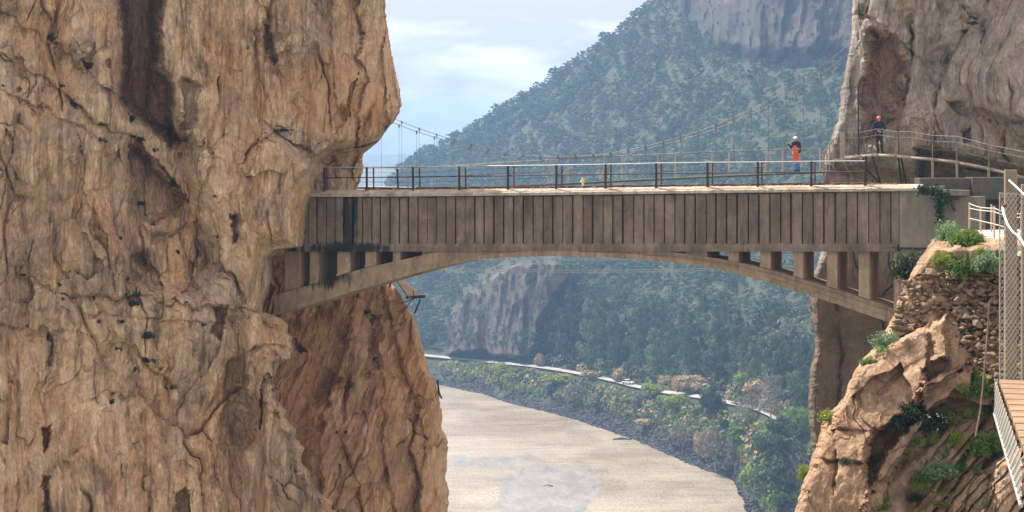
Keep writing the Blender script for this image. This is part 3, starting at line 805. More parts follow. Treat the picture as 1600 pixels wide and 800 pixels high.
ARB = [(428, 492), (440, 488), (500, 472), (560, 452), (600, 441), (640, 429), (700, 413), (760, 404), (800, 400.5), (860, 398.5), (950, 401), (1000, 404.5), (1050, 409), (1100, 416), (1150, 426), (1200, 440), (1250, 456), (1300, 472), (1350, 489), (1400, 507)]
def arb(px):
    xs_ = np.array([q[0] for q in ARB], float); ys_ = np.array([q[1] for q in ARB], float)
    return float(np.mean([np.interp(px + d_, xs_, ys_) for d_ in (-24, -12, 0, 12, 24)])) if 460 < px < 1370 else float(np.interp(px, xs_, ys_))
def art(px): return max(393.2, arb(px) - cint(px, [(430, 30), (560, 31), (640, 26), (760, 20), (950, 16), (1100, 15), (1200, 19), (1400, 23)]))
axs = [428 + i * 8.1 for i in range(121)]
ja = {px: rj.uniform(-.5, .5) for px in axs}
mb = MB()
sweep(mb, axs, lambda px: [(art(px), .0), (art(px), BD - .1), (arb(px), BD - .1), (arb(px) + ja[px], .0)])
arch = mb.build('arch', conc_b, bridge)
mb = MB()
sweep(mb, axs, lambda px: [(arb(px) - 6.5 + ja[px] * .5, .01), (arb(px) - 6.5 + ja[px], -.08), (arb(px) + .6 + ja[px], -.08), (arb(px) + .6, .01)])
sweep(mb, axs[72:], lambda px: [(art(px) - .5, .01), (art(px) - .5 + ja[px], -.05), (art(px) + 5 + ja[px], -.05), (art(px) + 5, .01)])
mb.build('edge_moulding', conc_m, arch)
for (a, c_, t0) in [(440, 466, .3), (482, 495, .12), (525, 545, .12), (569, 586, .12), (612, 624, .12), (658, 700, .12), (1070, 1104, .1), (1137, 1153, .1), (1187, 1203, .1), (1239, 1254.5, .1), (1291, 1307.5, .1), (1341, 1358, .1), (1396, 1404.5, .1)]:
    mb = MB(); ya, yc = art(a) + 3, art(c_) + 3
    T = BD - .15
    mb.hexa([bp(a, ya, t0), bp(c_, yc, t0), bp(c_, yc, T), bp(a, ya, T), bp(a, 392.8, t0), bp(c_, 392.8, t0), bp(c_, 392.8, T), bp(a, 392.8, T)])
    yb = max(ya, yc)
    mb.hexa([bp(a - .5, ya - 4, t0 - .06), bp(c_ + .5, yc - 4, t0 - .06), bp(c_ + .5, yc - 4, t0 + .3), bp(a - .5, ya - 4, t0 + .3), bp(a - .5, ya - 8, t0 - .06), bp(c_ + .5, yc - 8, t0 - .06), bp(c_ + .5, yc - 8, t0 + .3), bp(a - .5, ya - 8, t0 + .3)]) if yb > 420 else None
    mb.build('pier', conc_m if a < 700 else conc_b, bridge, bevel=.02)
mb = MB(); sweep(mb, [426, 480, 540, 600, 655], lambda px: [(392.5, 1.35), (392.5, BD - .3), (art(px) + 4, BD - .3), (art(px) + 4, 1.35)]); mb.build('shade_plug', conc_dark, bridge)  # dark plug added so the left openings look deeply shaded
# old wooden stub and drips under the arch
mb = MB(); mb.tube([bp(644, 427, .2), bp(652, 425.5, .1), bp(662, 420, .3)], [.10, .16, .06], 7); mb.build('drain_spout', wood_old, bridge)
settle(bridge, bp(920, 430, 1.0))

# right abutment: a plain pale block and a lower one
ab = empty('abutment'); tag(ab, 'plain grey concrete abutment block at the right end of the aqueduct', 'abutment')
mb = MB(); mb.hexa([bp(1405.5, 387, -.05), bp(1474, 389, -.05), bp(1474, 389, 3), bp(1405.5, 387, 3), bp(1405.5, 294, -.04), bp(1472, 290, -.04), bp(1472, 290, 3), bp(1405.5, 294, 3)])
mb.build('upper_block', conc_grey, ab, bevel=.03)
mb = MB(); mb.hexa([bp(1397, 560, .12), bp(1466, 560, .12), bp(1466, 560, 3.4), bp(1397, 560, 3.4), bp(1405, 388.5, .1), bp(1468, 390, .1), bp(1468, 390, 3.4), bp(1405, 388.5, 3.4)])
mb.build('lower_block', conc_grey, ab, bevel=.03)
mb = MB(); mb.bar(bp(1392, 386.5, -.06), bp(1450, 388, -.08), .05); mb.build('iron_rod', steel_dark, ab)
settle(ab, bp(1435, 560, .5))

# dark retaining walls beside it
rw = empty('retaining_wall'); tag(rw, 'dark stepped concrete wall in shade under the right walkway', 'wall')
def wall(parent, name, x0, x1, y0, y1, Y0, dY, mat, jy=0):
    mb = MB(); mb.hexa([P(x0, y1, Y0), P(x1, y1, Y0), P(x1, y1, Y0) + Vector((0, dY, 0)), P(x0, y1, Y0) + Vector((0, dY, 0)), P(x0, y0, Y0), P(x1, y0 + jy, Y0), P(x1, y0 + jy, Y0) + Vector((0, dY, 0)), P(x0, y0, Y0) + Vector((0, dY, 0))])
    o = mb.build(name, mat, parent, bevel=.03)
    return o
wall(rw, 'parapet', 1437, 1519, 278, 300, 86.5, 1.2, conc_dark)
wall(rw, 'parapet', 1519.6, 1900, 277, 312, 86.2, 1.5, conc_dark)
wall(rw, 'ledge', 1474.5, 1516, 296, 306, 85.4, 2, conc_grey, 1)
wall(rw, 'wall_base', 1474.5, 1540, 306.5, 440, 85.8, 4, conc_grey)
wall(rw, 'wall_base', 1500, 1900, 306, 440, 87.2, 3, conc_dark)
mb = MB(); mb.bar(P(1474, 311, 85.6), P(1497, 310.5, 85.6), .14, .1); mb.bar(P(1485, 312, 85.6), P(1492, 330, 85.6), .1, .1); mb.build('iron_bracket', steel_dark, rw)
settle(rw, P(1510, 440, 87))

# railings of the aqueduct ---------------------------------------------------------
def ytr(px): return cint(px, [(505, 262), (650, 261), (860, 258), (1060, 254.4), (1240, 252.3), (1352, 251.3)])
def ymr(px): return cint(px, [(505, 278), (650, 276.6), (860, 273.5), (1060, 271), (1240, 269.4), (1352, 268.3)])
def railing(t, posts, label, col, w, top_m, off=0, back=False):
    r = empty('railing'); tag(r, label, 'railing', 'railings along the aqueduct deck')
    for px in posts:
        mb = MB(); lean = rj.uniform(-.6, .6)
        mb.bar(bp(px + lean, ytr(px) - .3, t), bp(px, ytop(px) - 4.5, t), w, w, (.358, .934, 0)); mb.box((0, 0, 0), (0, 0, 0)) if 0 else None
        b0 = bp(px, ytop(px) - 5.2, t)
        mb.bar(b0 - Vector((0, 0, .03)), b0 + Vector((0, 0, .05)), .13, .13)
        mb.build('post', col, r)
    a, c_ = posts[0], posts[-1]
    N = 24; xs_ = [a + (c_ - a) * i / N for i in range(N + 1)]
    mb = MB(); mb.tube([bp(x, ytr(x) + rj.uniform(-.25, .25), t) for x in xs_], .025, 6); mb.build('top_rail', top_m, r)
    mb = MB(); mb.tube([bp(x, ymr(x) + rj.uniform(-.25, .25), t) for x in xs_], .026, 6); mb.build('middle_rail', col, r)
    settle(r, bp(930, ytop(930) - 5, t))
    return r
railing(.16, [505, 571, 643.5, 716, 792, 867.5, 944.5, 1024, 1104.5, 1183, 1266.5, 1351], 'front dark steel railing of the aqueduct with a bright top bar', steel_dark, .085, steel_pale)
railing(.98, [571, 643.5, 716, 792, 867.5, 944.5, 1024, 1104.5, 1183, 1266.5], 'thinner rusty back railing on the far edge of the aqueduct', steel_rust, .06, steel_dark)
# two short posts with no rail at the left end
pl_ = MB(); pl_.bar(bp(609, 263.5, .9), bp(610, 293, .9), .09, .07); o = pl_.build('short_post', steel_dark); tag(o, 'short dark post left of the pale tan one near the left railing end', 'post')
pl_ = MB(); pl_.bar(bp(623, 264, 1.1), bp(623, 293, 1.1), .07, .07); o = pl_.build('short_post', tan_post); tag(o, 'short tan post beside the dark one near the left railing end', 'post')
# pipe lying on the deck
mb = MB(); xs_ = [560 + i * 14 for i in range(58)]
mb.tube([bp(x, ytop(x) - 8.2 + rj.uniform(-.5, .5), .75) for x in xs_], .045, 6); o = mb.build('pipe', steel_rust); tag(o, 'long dark rusty pipe lying along the aqueduct deck', 'pipe')
# rubble on deck
mb = MB()
for i in range(420):
    px = rj.uniform(560, 1400); c0 = bp(px, ytop(px) - 6.4, rj.uniform(.45, 1.6)); r0 = rj.uniform(.015, .06)
    mb.hexa([c0 + Vector((x * r0 * rj.uniform(.6, 1.6), y * r0, z * r0 * .9 + r0 * .3)) for z in (-1, 1) for x, y in ((-1, -1), (1, -1), (1, 1), (-1, 1))])
o = mb.build('rubble', conc_b); tag(o, 'crumbled concrete rubble strewn on the aqueduct deck', None, None, 'stuff')
# yellow marker
mk = empty('marker'); tag(mk, 'small yellow marker on a white stub behind the aqueduct railing', 'marker')
ym = simple_mat('yellow_paint', (.75, .55, .06), (.8, .62, .12), 8, .6); wm_ = simple_mat('white_paint', (.75, .75, .73), (.82, .82, .8), 8, .6)
mb = MB(); mb.tube([bp(904, 290, .6), bp(904, 284, .6)], .045, 8); mb.build('stub', wm_, mk)
mb = MB(); mb.tube([bp(904, 285, .6), bp(904, 281, .6), bp(904, 277.5, .6)], [.12, .07, .05], 8); mb.bar(bp(901.5, 283, .6), bp(906.5, 283, .6), .05); mb.build('head', ym, mk)
settle(mk, bp(904, 290, .6))

# ------------------------------------------------------------------ suspension footbridge
SA, SB = P(1292, 266, 93.0), P(545, 266, 106.0)
def sp(px, py, t=0.0):
    """point of the footbridge: vertical plane through its two ends, then t metres back"""
    k = (px - 800) / F
    dx, dy = SB.x - SA.x, SB.y - SA.y
    u = (k * SA.y - SA.x) / (dx - k * dy)
    Y_ = SA.y + u * dy
    nv = Vector((-dy, dx, 0)).normalized() * -1
    if nv.y < 0: nv = -nv
    return P(px, py, Y_) + nv * t
CAB = [(585, 180), (615, 192), (640, 202), (690, 218), (720, 227), (760, 237), (800, 242), (840, 244.5), (880, 245), (920, 243), (960, 238.5), (1000, 231), (1040, 221), (1080, 209), (1120, 195), (1160, 178), (1200, 158), (1240, 135), (1280, 108), (1310, 84), (1330, 66)]
def cab(px):
    return float(np.mean([np.interp(px + d_, [q[0] for q in CAB], [q[1] for q in CAB]) for d_ in (-14, -7, 0, 7, 14)]))
def sdk(px): return cint(px, [(545, 291), (640, 293), (760, 290), (860, 286), (960, 281), (1060, 276.3), (1150, 272), (1240, 268.3), (1292, 266)])
def shr(px): return cint(px, [(545, 263), (640, 262), (700, 259), (760, 255), (860, 249), (960, 243.7), (1060, 239), (1160, 235.5), (1240, 232.7), (1292, 230.5)])
sb = empty('suspension_footbridge'); tag(sb, 'slender steel suspension footbridge strung behind the old aqueduct', 'footbridge')
for k, t in enumerate((0, 1.25)):
    for dz in (0,):
        mb = MB(); mb.tube([sp(x, cab(x), t) + Vector((0, 0, dz)) for x in range(588, 1334, 12)], .017, 6); mb.build('main_cable', cable_mat, sb, True)
    mb = MB(); mb.tube([sp(x, shr(x), t) for x in range(550, 1293, 14)], .016, 6); mb.build('handrail', cable_mat, sb, True)
    for fr in (.25, .5, .75):
        mb = MB(); mb.tube([sp(x, shr(x) * (1 - fr) + sdk(x) * fr, t) for x in range(550, 1293, 20)], .009, 4); mb.build('side_wire', cable_mat, sb)
    x = 596.0 + 13 * k
    while x < 1285:
        mb = MB(); mb.tube([sp(x, cab(x), t), sp(x, sdk(x), t)], .0085, 5); c0 = sp(x, cab(x) + 1.2, t)
        mb.bar(c0 + Vector((0, 0, .09)), c0 - Vector((0, 0, .10)), .07, .05)
        mb.build('hanger', cable_mat, sb); x += 27.5
    x = 690.0 + 12 * k
    while x < 1290:
        mb = MB(); mb.bar(sp(x, shr(x) - .3, t), sp(x, sdk(x) + 1, t), .075, .055); mb.build('post', tan_post, sb); x += 84.5
mb = MB(); xs_ = list(range(550, 1293, 14))
for a, c_ in zip(xs_[:-1], xs_[1:]):
    q = [sp(a, sdk(a), 0), sp(c_, sdk(c_), 0), sp(c_, sdk(c_), 1.25), sp(a, sdk(a), 1.25)]
    mb.hexa([v - Vector((0, 0, .05)) for v in q] + q)
dk = mb.build('deck', steel_pale, sb)
mb = MB()
for t in (0.05, 1.2): mb.tube([sp(x, sdk(x) + 3, t) for x in xs_], .03, 5)
for x in range(560, 1290, 21): mb.bar(sp(x, sdk(x) + 2.6, 0), sp(x, sdk(x) + 2.6, 1.25), .05)
mb.build('deck_beam', cable_mat, dk)
settle(sb, sp(920, sdk(920), .6))

# overhead wires beyond the arch ------------------------------------------------------
def wire(pts, Y0, Y1, label):
    xs_ = np.linspace(pts[0][0], pts[-1][0], 40)
    cf = np.polyfit([q[0] for q in pts], [q[1] for q in pts], 2)
    mb = MB(); mb.tube([P(x, float(np.polyval(cf, x)), Y0 + (Y1 - Y0) * i / 39) for i, x in enumerate(xs_)], .017, 5)
    tag(mb.build('cable', steel_pale), label, 'cable', 'cables strung under the arch')
wire([(600, 415), (820, 421.5), (1290, 412)], 109, 113, 'upper of the two lower pale cables crossing below the arch')
wire([(600, 417), (820, 424.5), (1290, 414)], 109, 112, 'lowest pale cable crossing the view below the arch')
wire([(600, 402), (860, 404.0), (1290, 396)], 109, 113, 'topmost pale cable just under the arch crown')
wire([(600, 404), (860, 406.5), (1290, 398)], 109, 112, 'second pale cable from the top under the arch crown')

# walkway on the right cliff ------------------------------------------------------------
WK = [(1322, 244, 93.3), (1345, 241.5, 93.2), (1372, 239.5, 93.0), (1400, 241, 92.6), (1422, 243.5, 92.3), (1457, 246.5, 91.8), (1495, 251, 91.2), (1545, 261, 90.2), (1600, 275, 89.2), (1690, 300, 87.5)]
wk = empty('walkway'); tag(wk, 'grey plank walkway bolted along the right cliff face on steel posts', 'walkway')
mb = MB()
for (a, c_) in zip(WK[:-1], WK[1:]):
    A_, B_ = P(*a), P(*c_); o_ = Vector((.1, 1.5, 0))
    q = [A_, B_, B_ + o_, A_ + o_]
    mb.hexa([v - Vector((0, 0, .06)) for v in q] + q)
mb.build('deck_board', tan_post, wk)
pink = simple_mat('pale_painted_beam', (.27, .215, .18), (.36, .29, .25), 5, .7)
for (a, c_) in zip(WK[:-1], WK[1:]):
    A_, B_ = P(a[0], a[1] + 3.2, a[2] - .02), P(c_[0], c_[1] + 3.2, c_[2] - .02)
    mb = MB(); mb.tube([A_ + (B_ - A_) * .04, B_ - (B_ - A_) * .04], .062, 8); mb.build('edge_beam', pink if a[0] > 1400 else tan_post, wk, True)
for px, py, Y in [(1457, 248, 91.7), (1495, 252, 91.1), (1545, 263, 90.1)]:
    mb = MB(); mb.bar(P(px, py, Y), P(px, 281 + (px - 1457) * .02, Y), .10, .10, (0, 1, 0)); mb.bar(P(px - 2.5, py + 1, Y), P(px + 2.5, py + 1, Y), .14, .12); mb.build('column', pink, wk)
for (a, c_, w, mt) in [((1353, 244), (1354, 291), .09, steel_rust), ((1363, 244), (1376, 288), .07, steel_dark), ((1352, 262), (1374, 286), .06, steel_dark), ((1404, 246), (1408, 286), .07, steel_dark), ((1408, 246), (1416, 288), .07, steel_dark), ((1345, 247), (1356, 268), .06, tan_post),
                       ((1298, 256), (1318, 285), .05, pink), ((1316, 252), (1337, 284), .05, pink), ((1327, 250), (1345, 276), .045, pink), ((1290, 270), (1296, 288), .05, pink)]:
    mb = MB(); mb.bar(P(a[0], a[1], 92.6), P(c_[0], c_[1], 94.0), w, w, (0, 1, 0)); mb.build('strut', mt, wk)
mb = MB(); mb.tube([P(1341.5, 243, 92.9), P(1341, 132, 93.0)], .04, 6); mb.build('tall_pole', steel_dark, wk)
for px, y0 in [(1362.5, 198), (1404, 203), (1457, 214), (1495, 222), (1545, 214), (1334, 203)]:
    yb = cint(px, [(q[0], q[1]) for q in WK]); Yb = cint(px, [(q[0], q[2]) for q in WK])
    mb = MB(); mb.bar(P(px, y0, Yb - .01), P(px, yb, Yb - .01), .045, .045, (0, 1, 0)); mb.build('rail_post', steel_rust if px < 1450 else cable_mat, wk)
for off in (38, 29, 16):
    mb = MB(); mb.tube([P(q[0], q[1] - off + (3 if i % 2 else 0), q[2] - .03) for i, q in enumerate(WK)], .008 if off < 38 else .011, 5); mb.build('hand_cable', steel_pale if off > 20 else cable_mat, wk)
settle(wk, P(1400, 243, 93))
# plank cage where the footbridge lands
cg = empty('fence_cage'); tag(cg, 'pale slatted fence cage where the footbridge meets the right cliff', 'fence')
for px, y0, y1, Y, w in [(1287, 236, 286, 93.2, .09), (1291.5, 229, 284, 93.6, .05), (1296, 222, 280, 93.9, .05), (1302, 217, 262, 94.0, .06), (1316.5, 206, 250, 93.1, .20)]:
    mb = MB(); mb.bar(P(px, y0, Y), P(px, y1, Y), w, .05, (0, 1, 0)); mb.build('slat', pink, cg)
mb = MB(); mb.tube([P(1285, 262, 93.1), P(1302, 250, 93.4), P(1330, 247, 93.2)], .04, 6); mb.tube([P(1287, 237, 93.1), P(1301, 219, 93.5), P(1318, 208, 93.1)], .02, 6); mb.build('rail', pink, cg)
settle(cg, P(1300, 286, 93.4))

# remains of an old plank gangway on the buttress ----------------------------------------
og = empty('broken_gangway'); tag(og, 'broken timber gangway jutting from the buttress below the arch', 'gangway')
mb = MB(); q = [P(614, 430, 105), P(622, 428, 106), P(658, 461, 105.4), P(640, 466, 104)]
mb.hexa([v - Vector((0, 0, .1)) for v in q] + q); mb.build('plank_deck', wood_old, og)
mb = MB(); mb.bar(P(636, 464.5, 104.2), P(663, 463, 105), .18, .16); mb.bar(P(646, 454, 104.2), P(646, 470, 104.2), .04); mb.build('beam', steel_dark, og)
for a, c_, w in [((613, 434), (603, 465), .10), ((645, 466), (629, 489), .05), ((657, 467), (648, 489), .08), ((628, 473), (640, 470), .04)]:
    mb = MB(); mb.bar(P(a[0], a[1], 104.2), P(c_[0], c_[1], 104.6), w, w, (0, 1, 0)); mb.build('strut', steel_dark, og)
settle(og, P(640, 466, 105))
mb = MB(); mb.bar(P(683.5, 595, 105), P(686, 614, 106), .10, .10, (0, 1, 0)); mb.bar(P(686, 614, 106), P(690, 622, 107.5), .08); o = mb.build('iron_post', steel_dark); tag(o, 'lone dark iron post sticking up on the buttress edge above the water', 'post')
# ------------------------------------------------------------------ right foreground: rock slope, stone wall, path
FE = [(352, 1470), (400, 1440), (425, 1425), (440, 1418), (470, 1404), (500, 1394), (530, 1376), (560, 1350), (575, 1340), (600, 1324), (618, 1320), (630, 1316), (645, 1292), (665, 1284), (690, 1276), (720, 1268), (740, 1262), (765, 1250), (790, 1245), (860, 1238)]
DIR = np.array([.62, -.78])      # strata run up to the right on screen
def fr_base(px, py):
    return 58.0 - 4.5 * sstep(380, 860, py) - 1.5 * sstep(1380, 1700, px) + 6.0 * (1 - sstep(345, 392, py))
def fr_relief(px, py, X, Y, Z):
    r = .35 * generic_relief(X * 1.3, Y * 1.3, Z * 1.3, 1500, big=.7, flute=0, block=1.0)
    stain_shade = np.zeros_like(px); warm = np.zeros_like(px)
    # tilted slabs: q runs across the strata (down-right), saw-tooth steps with a soft top
    q = (px - 1300) * .78 + (py - 400) * .62
    q = q + 12 * fbm(px / 140, py / 140, px * 0, 2, 700) + 3 * fbm(px / 20, py / 20, px * 0, 3, 701)
    w = 74.0 + 18 * fbm(px / 200, py / 200, px * 0, 2, 709)
    k = np.floor(q / w); f_ = q / w - k
    hk = _h(k.astype(np.int64), k.astype(np.int64) * 0, k.astype(np.int64) * 0, 5)
    g = sstep(1340, 1420, px) * sstep(540, 640, py)
    r = r + g * (.6 * (1 - sstep(0, .30, f_)) + .3 * f_ - .4 * hk)
    q2 = q + 3 * fbm(px / 40, py / 20, px * 0, 3, 705); k2 = np.floor(q2 / 15); f2 = q2 / 15 - k2
    r = r + sstep(1400, 1480, px) * sstep(600, 700, py) * (.02 + .22 * _h(k2.astype(np.int64), k2.astype(np.int64) * 0, k2.astype(np.int64) * 0, 9)) * (1 - sstep(0, .4, f2))
    S = [ # protruding slabs (A<0 comes forward)
        ([(1320, 615), (1335, 585), (1400, 528), (1440, 510), (1482, 490), (1488, 560), (1450, 575), (1440, 635), (1375, 670), (1365, 700), (1352, 870), (1230, 870), (1245, 790), (1268, 725), (1300, 650)], -1.5, 10, 0),
        ([(1429, 622), (1436, 606), (1452, 590), (1500, 562), (1522, 570), (1520, 600), (1480, 636), (1445, 646), (1432, 640)], -1.0, 9, 0),
        ([(1392, 690), (1440, 644), (1462, 652), (1450, 690), (1412, 722), (1378, 780), (1360, 830), (1345, 800), (1372, 720)], -.8, 9, 0),
        ([(1545, 760), (1570, 705), (1720, 680), (1720, 900), (1500, 900)], -.9, 8, 0),
        ([(1556, 600), (1563, 590), (1568, 680), (1552, 668), (1548, 620)], -.8, 6, 0),
        ([(1502, 375), (1560, 388), (1720, 396), (1720, 440), (1505, 420), (1480, 392)], -.9, 6, 0),
        ([(1352, 700), (1372, 668), (1420, 640), (1440, 622), (1446, 644), (1400, 690), (1372, 740), (1352, 800)], .5, 10, .3),
        ([(1448, 512), (1460, 505), (1458, 560), (1446, 575)], .3, 5, .3),
        ([(1395, 440), (1440, 430), (1440, 512), (1395, 520)], .4, 8, .2),
    ]
    for i, (pts, A, w_, sa) in enumerate(S):
        v, m = hollow(px, py, pts, A, w_, 5, 120 + i); r += v; stain_shade = np.maximum(stain_shade, m * sa)
    LI = [([(1290, 668), (1330, 672), (1380, 674)], .35, 8), ([(1276, 716), (1320, 722), (1346, 722)], .35, 8), ([(1305, 690), (1308, 730), (1304, 770)], .3, 8), ([(1345, 560), (1400, 530), (1450, 505)], -.2, 8),
          ([(1545, 870), (1540, 800), (1555, 760), (1530, 730), (1560, 700)], .3, 8), ([(1470, 870), (1500, 800), (1520, 750), (1560, 700)], .7, 14), ([(1400, 870), (1440, 790), (1500, 720), (1540, 650)], .5, 12)]
    for i, (pts, A, L) in enumerate(LI):
        v, gg = lip(px, py, pts, A, L, 2.0, 4, 120 + i); r += v + gg
    return r, stain_shade, warm
rock_front = rock_mat('sunlit_limestone', (0.31, 0.19, 0.115), (0.42, 0.275, 0.175), (0.42, 0.225, 0.11), (0.14, 0.09, 0.06), (0.33, 0.26, 0.20), .4, .4, .5, .9, 9.0)
rock_sheet('rock_slope', lambda y: interp(y, FE), lambda y: y * 0 + 1950, 372, 860, 1.25, fr_base, fr_relief, rock_front, 'left', (.35, .93),
           'sunlit tan rock slope of tilted slabs in the lower right foreground', edge_m=1.6, jit=3.0, edge_r=16, lat=.05)
# path on top
path_m = simple_mat('pale_gravel_path', (.48, .40, .31), (.62, .54, .44), 3, .95, 0, .4, .03)
pp = [(1478, 376), (1502, 364), (1530, 359.5), (1600, 358), (1900, 357), (1900, 425), (1640, 402), (1572, 390), (1545, 384), (1520, 379), (1495, 380)]
mb = MB(); top = [P(x, y, 2.5 * F / (y - HZ)) for x, y in pp]
mb.add(top + [v - Vector((0, 0, .12)) for v in top], [tuple(range(len(pp)))] + [(i, i + len(pp), (i + 1) % len(pp) + len(pp), (i + 1) % len(pp)) for i in range(len(pp))])
o = mb.build('path', path_m); tag(o, 'pale gravel path on top of the foreground rocks', None, None, 'structure')

def stone_np(r_, seed, n=2):
    bm = bmesh.new(); bmesh.ops.create_icosphere(bm, subdivisions=n, radius=1)
    V = np.array([v.co[:] for v in bm.verts]); Fc = np.array([[v.index for v in f.verts] for f in bm.faces]); bm.free()
    r = np.random.default_rng(seed)
    for k in range(16):         # chip planar facets
        nn = r.normal(size=3); nn /= np.linalg.norm(nn); d = r.uniform(.38, .8)
        h = V @ nn; V = V - np.outer(np.clip(h - d, 0, None), nn)
    return V, Fc
STN = [stone_np(1, 50 + i) for i in range(14)]
def stones(name, items, mat, seed=1):
    """items: (centre, (sx,sy,sz))"""
    r = np.random.default_rng(seed); VV, FF, k = [], [], 0
    for c0, s3 in items:
        V, Fc = STN[r.integers(len(STN))]
        a = r.uniform(0, 6.28); ca, sa = math.cos(a), math.sin(a); b_ = r.uniform(-.5, .5); cb, sb_ = math.cos(b_), math.sin(b_)
        R1 = np.array([[ca, -sa, 0], [sa, ca, 0], [0, 0, 1]]); R2 = np.array([[cb, 0, sb_], [0, 1, 0], [-sb_, 0, cb]])
        VV.append((V @ R1.T) * np.array(s3) @ R2.T + np.array(c0)); FF.append(Fc + k); k += len(V)
    return mesh_np(name, np.concatenate(VV), np.concatenate(FF), mat, smooth=False)
r_ = np.random.default_rng(11); items = []
poly = np.array([(1412, 440), (1440, 428), (1478, 422), (1505, 432), (1530, 418), (1560, 412), (1600, 415), (1640, 600), (1562, 600), (1530, 592), (1500, 565), (1490, 500), (1470, 492), (1420, 515), (1398, 518), (1404, 480)], float)
for iy in range(30):
    for ix in range(40):
        px_ = 1392 + ix * 6.6 + (iy % 2) * 3 + r_.uniform(-2.4, 2.4); py_ = 408 + iy * 6.6 + r_.uniform(-2.2, 2.2)
        if poly_sd(np.array([px_]), np.array([py_]), poly)[0] < 0: continue
        big = r_.random() < .12; s_ = r_.uniform(.16, .26) if big else r_.uniform(.07, .15)
        D0 = float(fr_base(px_, py_)) + r_.uniform(-.15, .2) - .45
        items.append((tuple(P(px_, py_, D0)), (s_ * r_.uniform(1, 1.5), s_ * 1.2, s_ * r_.uniform(.6, .95))))
stone_m = simple_mat('rubble_stone', (.14, .092, .06), (.33, .225, .145), 1.6, .95, 0, .9, .05)
o = stones('dry_stone_wall', items, stone_m, 4); tag(o, 'rough dry stone wall of piled brown boulders below the path', 'stone wall')

# rope fence on the path --------------------------------------------------------------
rf = empty('rope_fence'); tag(rf, 'low rope fence with tan posts at the edge of the gravel path', 'fence')
pst = [(1514.5, 316, 366), (1532, 325, 361), (1549, 319, 362), (1553.5, 322, 373), (1572, 326, 364), (1596, 330, 385)]
def fpt(px, py, yb): return P(px, py, 2.5 * F / (yb - HZ))
for px, y0, yb in pst:
    mb = MB(); mb.tube([fpt(px, yb + 1, yb), fpt(px, y0, yb)], .038, 8); mb.build('post', tan_post, rf)
for (a, b_, ya, yb_, sag) in [(0, 3, 318, 325, 3), (3, 5, 325, 334, 3), (0, 3, 325, 330, 1.5), (3, 5, 331, 340, 1.5), (0, 3, 341, 350, 0), (3, 5, 350, 362, 0)]:
    A_, B_ = fpt(pst[a][0], ya, pst[a][2]), fpt(pst[b_][0], yb_, pst[b_][2])
    mb = MB(); mb.tube([A_ + (B_ - A_) * t - Vector((0, 0, 4 * t * (1 - t) * sag * .02)) for t in np.linspace(0, 1, 9)], .014, 6); mb.build('rope', rope_mat, rf)
settle(rf, fpt(1532, 366, 366))

# hanging rope down the stone wall
mb = MB(); mb.tube([P(1546, 470, 54.5), P(1543, 520, 54.2), P(1538, 580, 53.7), P(1532, 640, 53.2), P(1524, 682, 52.8)], .024, 6)
o = mb.build('hanging_rope', wood_old); tag(o, 'brown rope hanging down the stone wall beside the mesh fence', 'rope')

# near walkway at the right edge ---------------------------------------------------------
mesh_wire = simple_mat('galvanised_wire', (.34, .32, .29), (.46, .44, .40), 20, .6, .2, 0)
nw = empty('mesh_walkway'); tag(nw, 'near timber walkway with wire mesh side at the right edge', 'walkway')
zf = -(592 - HZ) / F * 13.0
A0 = Vector((3.298, 13.0, zf)); B0 = Vector((2.55, 9.5, zf)); dv = (B0 - A0); L_ = dv.length; dn_ = dv.normalized(); rt = Vector((-dn_.y, dn_.x, 0)); rt = rt if rt.x > 0 else -rt
H_ = (592 - 300) / F * 13.0
mb = MB()
def pt(u, h, o_=0): return A0 + dn_ * u + Vector((0, 0, h)) - rt * o_
PW = .9; cell = .030; wr = .0024
def fp(u, h, o_=0): return Vector((A0.x + .004 + u, 13.0 + o_, zf + h))
for i in range(-int(H_ / (cell * 1.5)) - 1, int(PW / cell) + 2):
    for sgn in (1, -1):
        run = H_ / 1.5; u0 = i * cell if sgn > 0 else i * cell + run
        du = sgn * run; t0, t1 = sorted(((0 - u0) / du, (PW - u0) / du)); t0, t1 = max(0, t0), min(1, t1)
        if t1 - t0 < .01: continue
        mb.tube([fp(u0 + du * t0, H_ * t0, .003 * sgn), fp(u0 + du * t1, H_ * t1, .003 * sgn)], wr, 4, False)
for k in range(int(H_ / .012)): mb.tube([fp(0, k * .012, 0), fp(PW, k * .012, 0)], .0008, 3, False) if 0 else None
mb.tube([fp(0, 0), fp(0, H_)], .004, 6); mb.tube([fp(0, H_ * .995), fp(PW, H_ * .93)], .003, 6)
mb.build('mesh_panel', mesh_wire, nw)
mb = MB(); Hk = .24
for i in range(-8, int(L_ / .2) + 8):
    for sgn in (1, -1):
        u0 = i * .2 if sgn > 0 else i * .2 + Hk * 4
        du = sgn * Hk * 4; t0, t1 = sorted(((0 - u0) / du, (L_ - u0) / du)); t0, t1 = max(0, t0), min(1, t1)
        if t1 - t0 < .01: continue
        mb.tube([pt(u0 + du * t0, Hk * t0 - Hk, .03 + .002 * sgn), pt(u0 + du * t1, Hk * t1 - Hk, .03 + .002 * sgn)], .0028, 4, False)
mb.build('side_mesh', mesh_wire, nw)
mb = MB(); mb.tube([pt(-.02, -Hk, .03), pt(L_, -Hk, .03)], .010, 8); mb.tube([pt(0, -Hk, .03), pt(0, 0, .01)], .006, 6); mb.build('edge_bar', mesh_wire, nw)
u = 0.02
while u < L_:
    mb = MB(); q = [pt(u, 0, 0), pt(u + .235, 0, 0), pt(u + .235, 0, -1.3), pt(u, 0, -1.3)]
    mb.hexa([v - Vector((0, 0, .035)) for v in q] + q); mb.build('board', wood, nw, bevel=.004); u += .285
mb = MB(); mb.bar(pt(.0, -.05, -.3), pt(L_, -.05, -.3), .06, .08); mb.build('joist', steel_dark, nw)
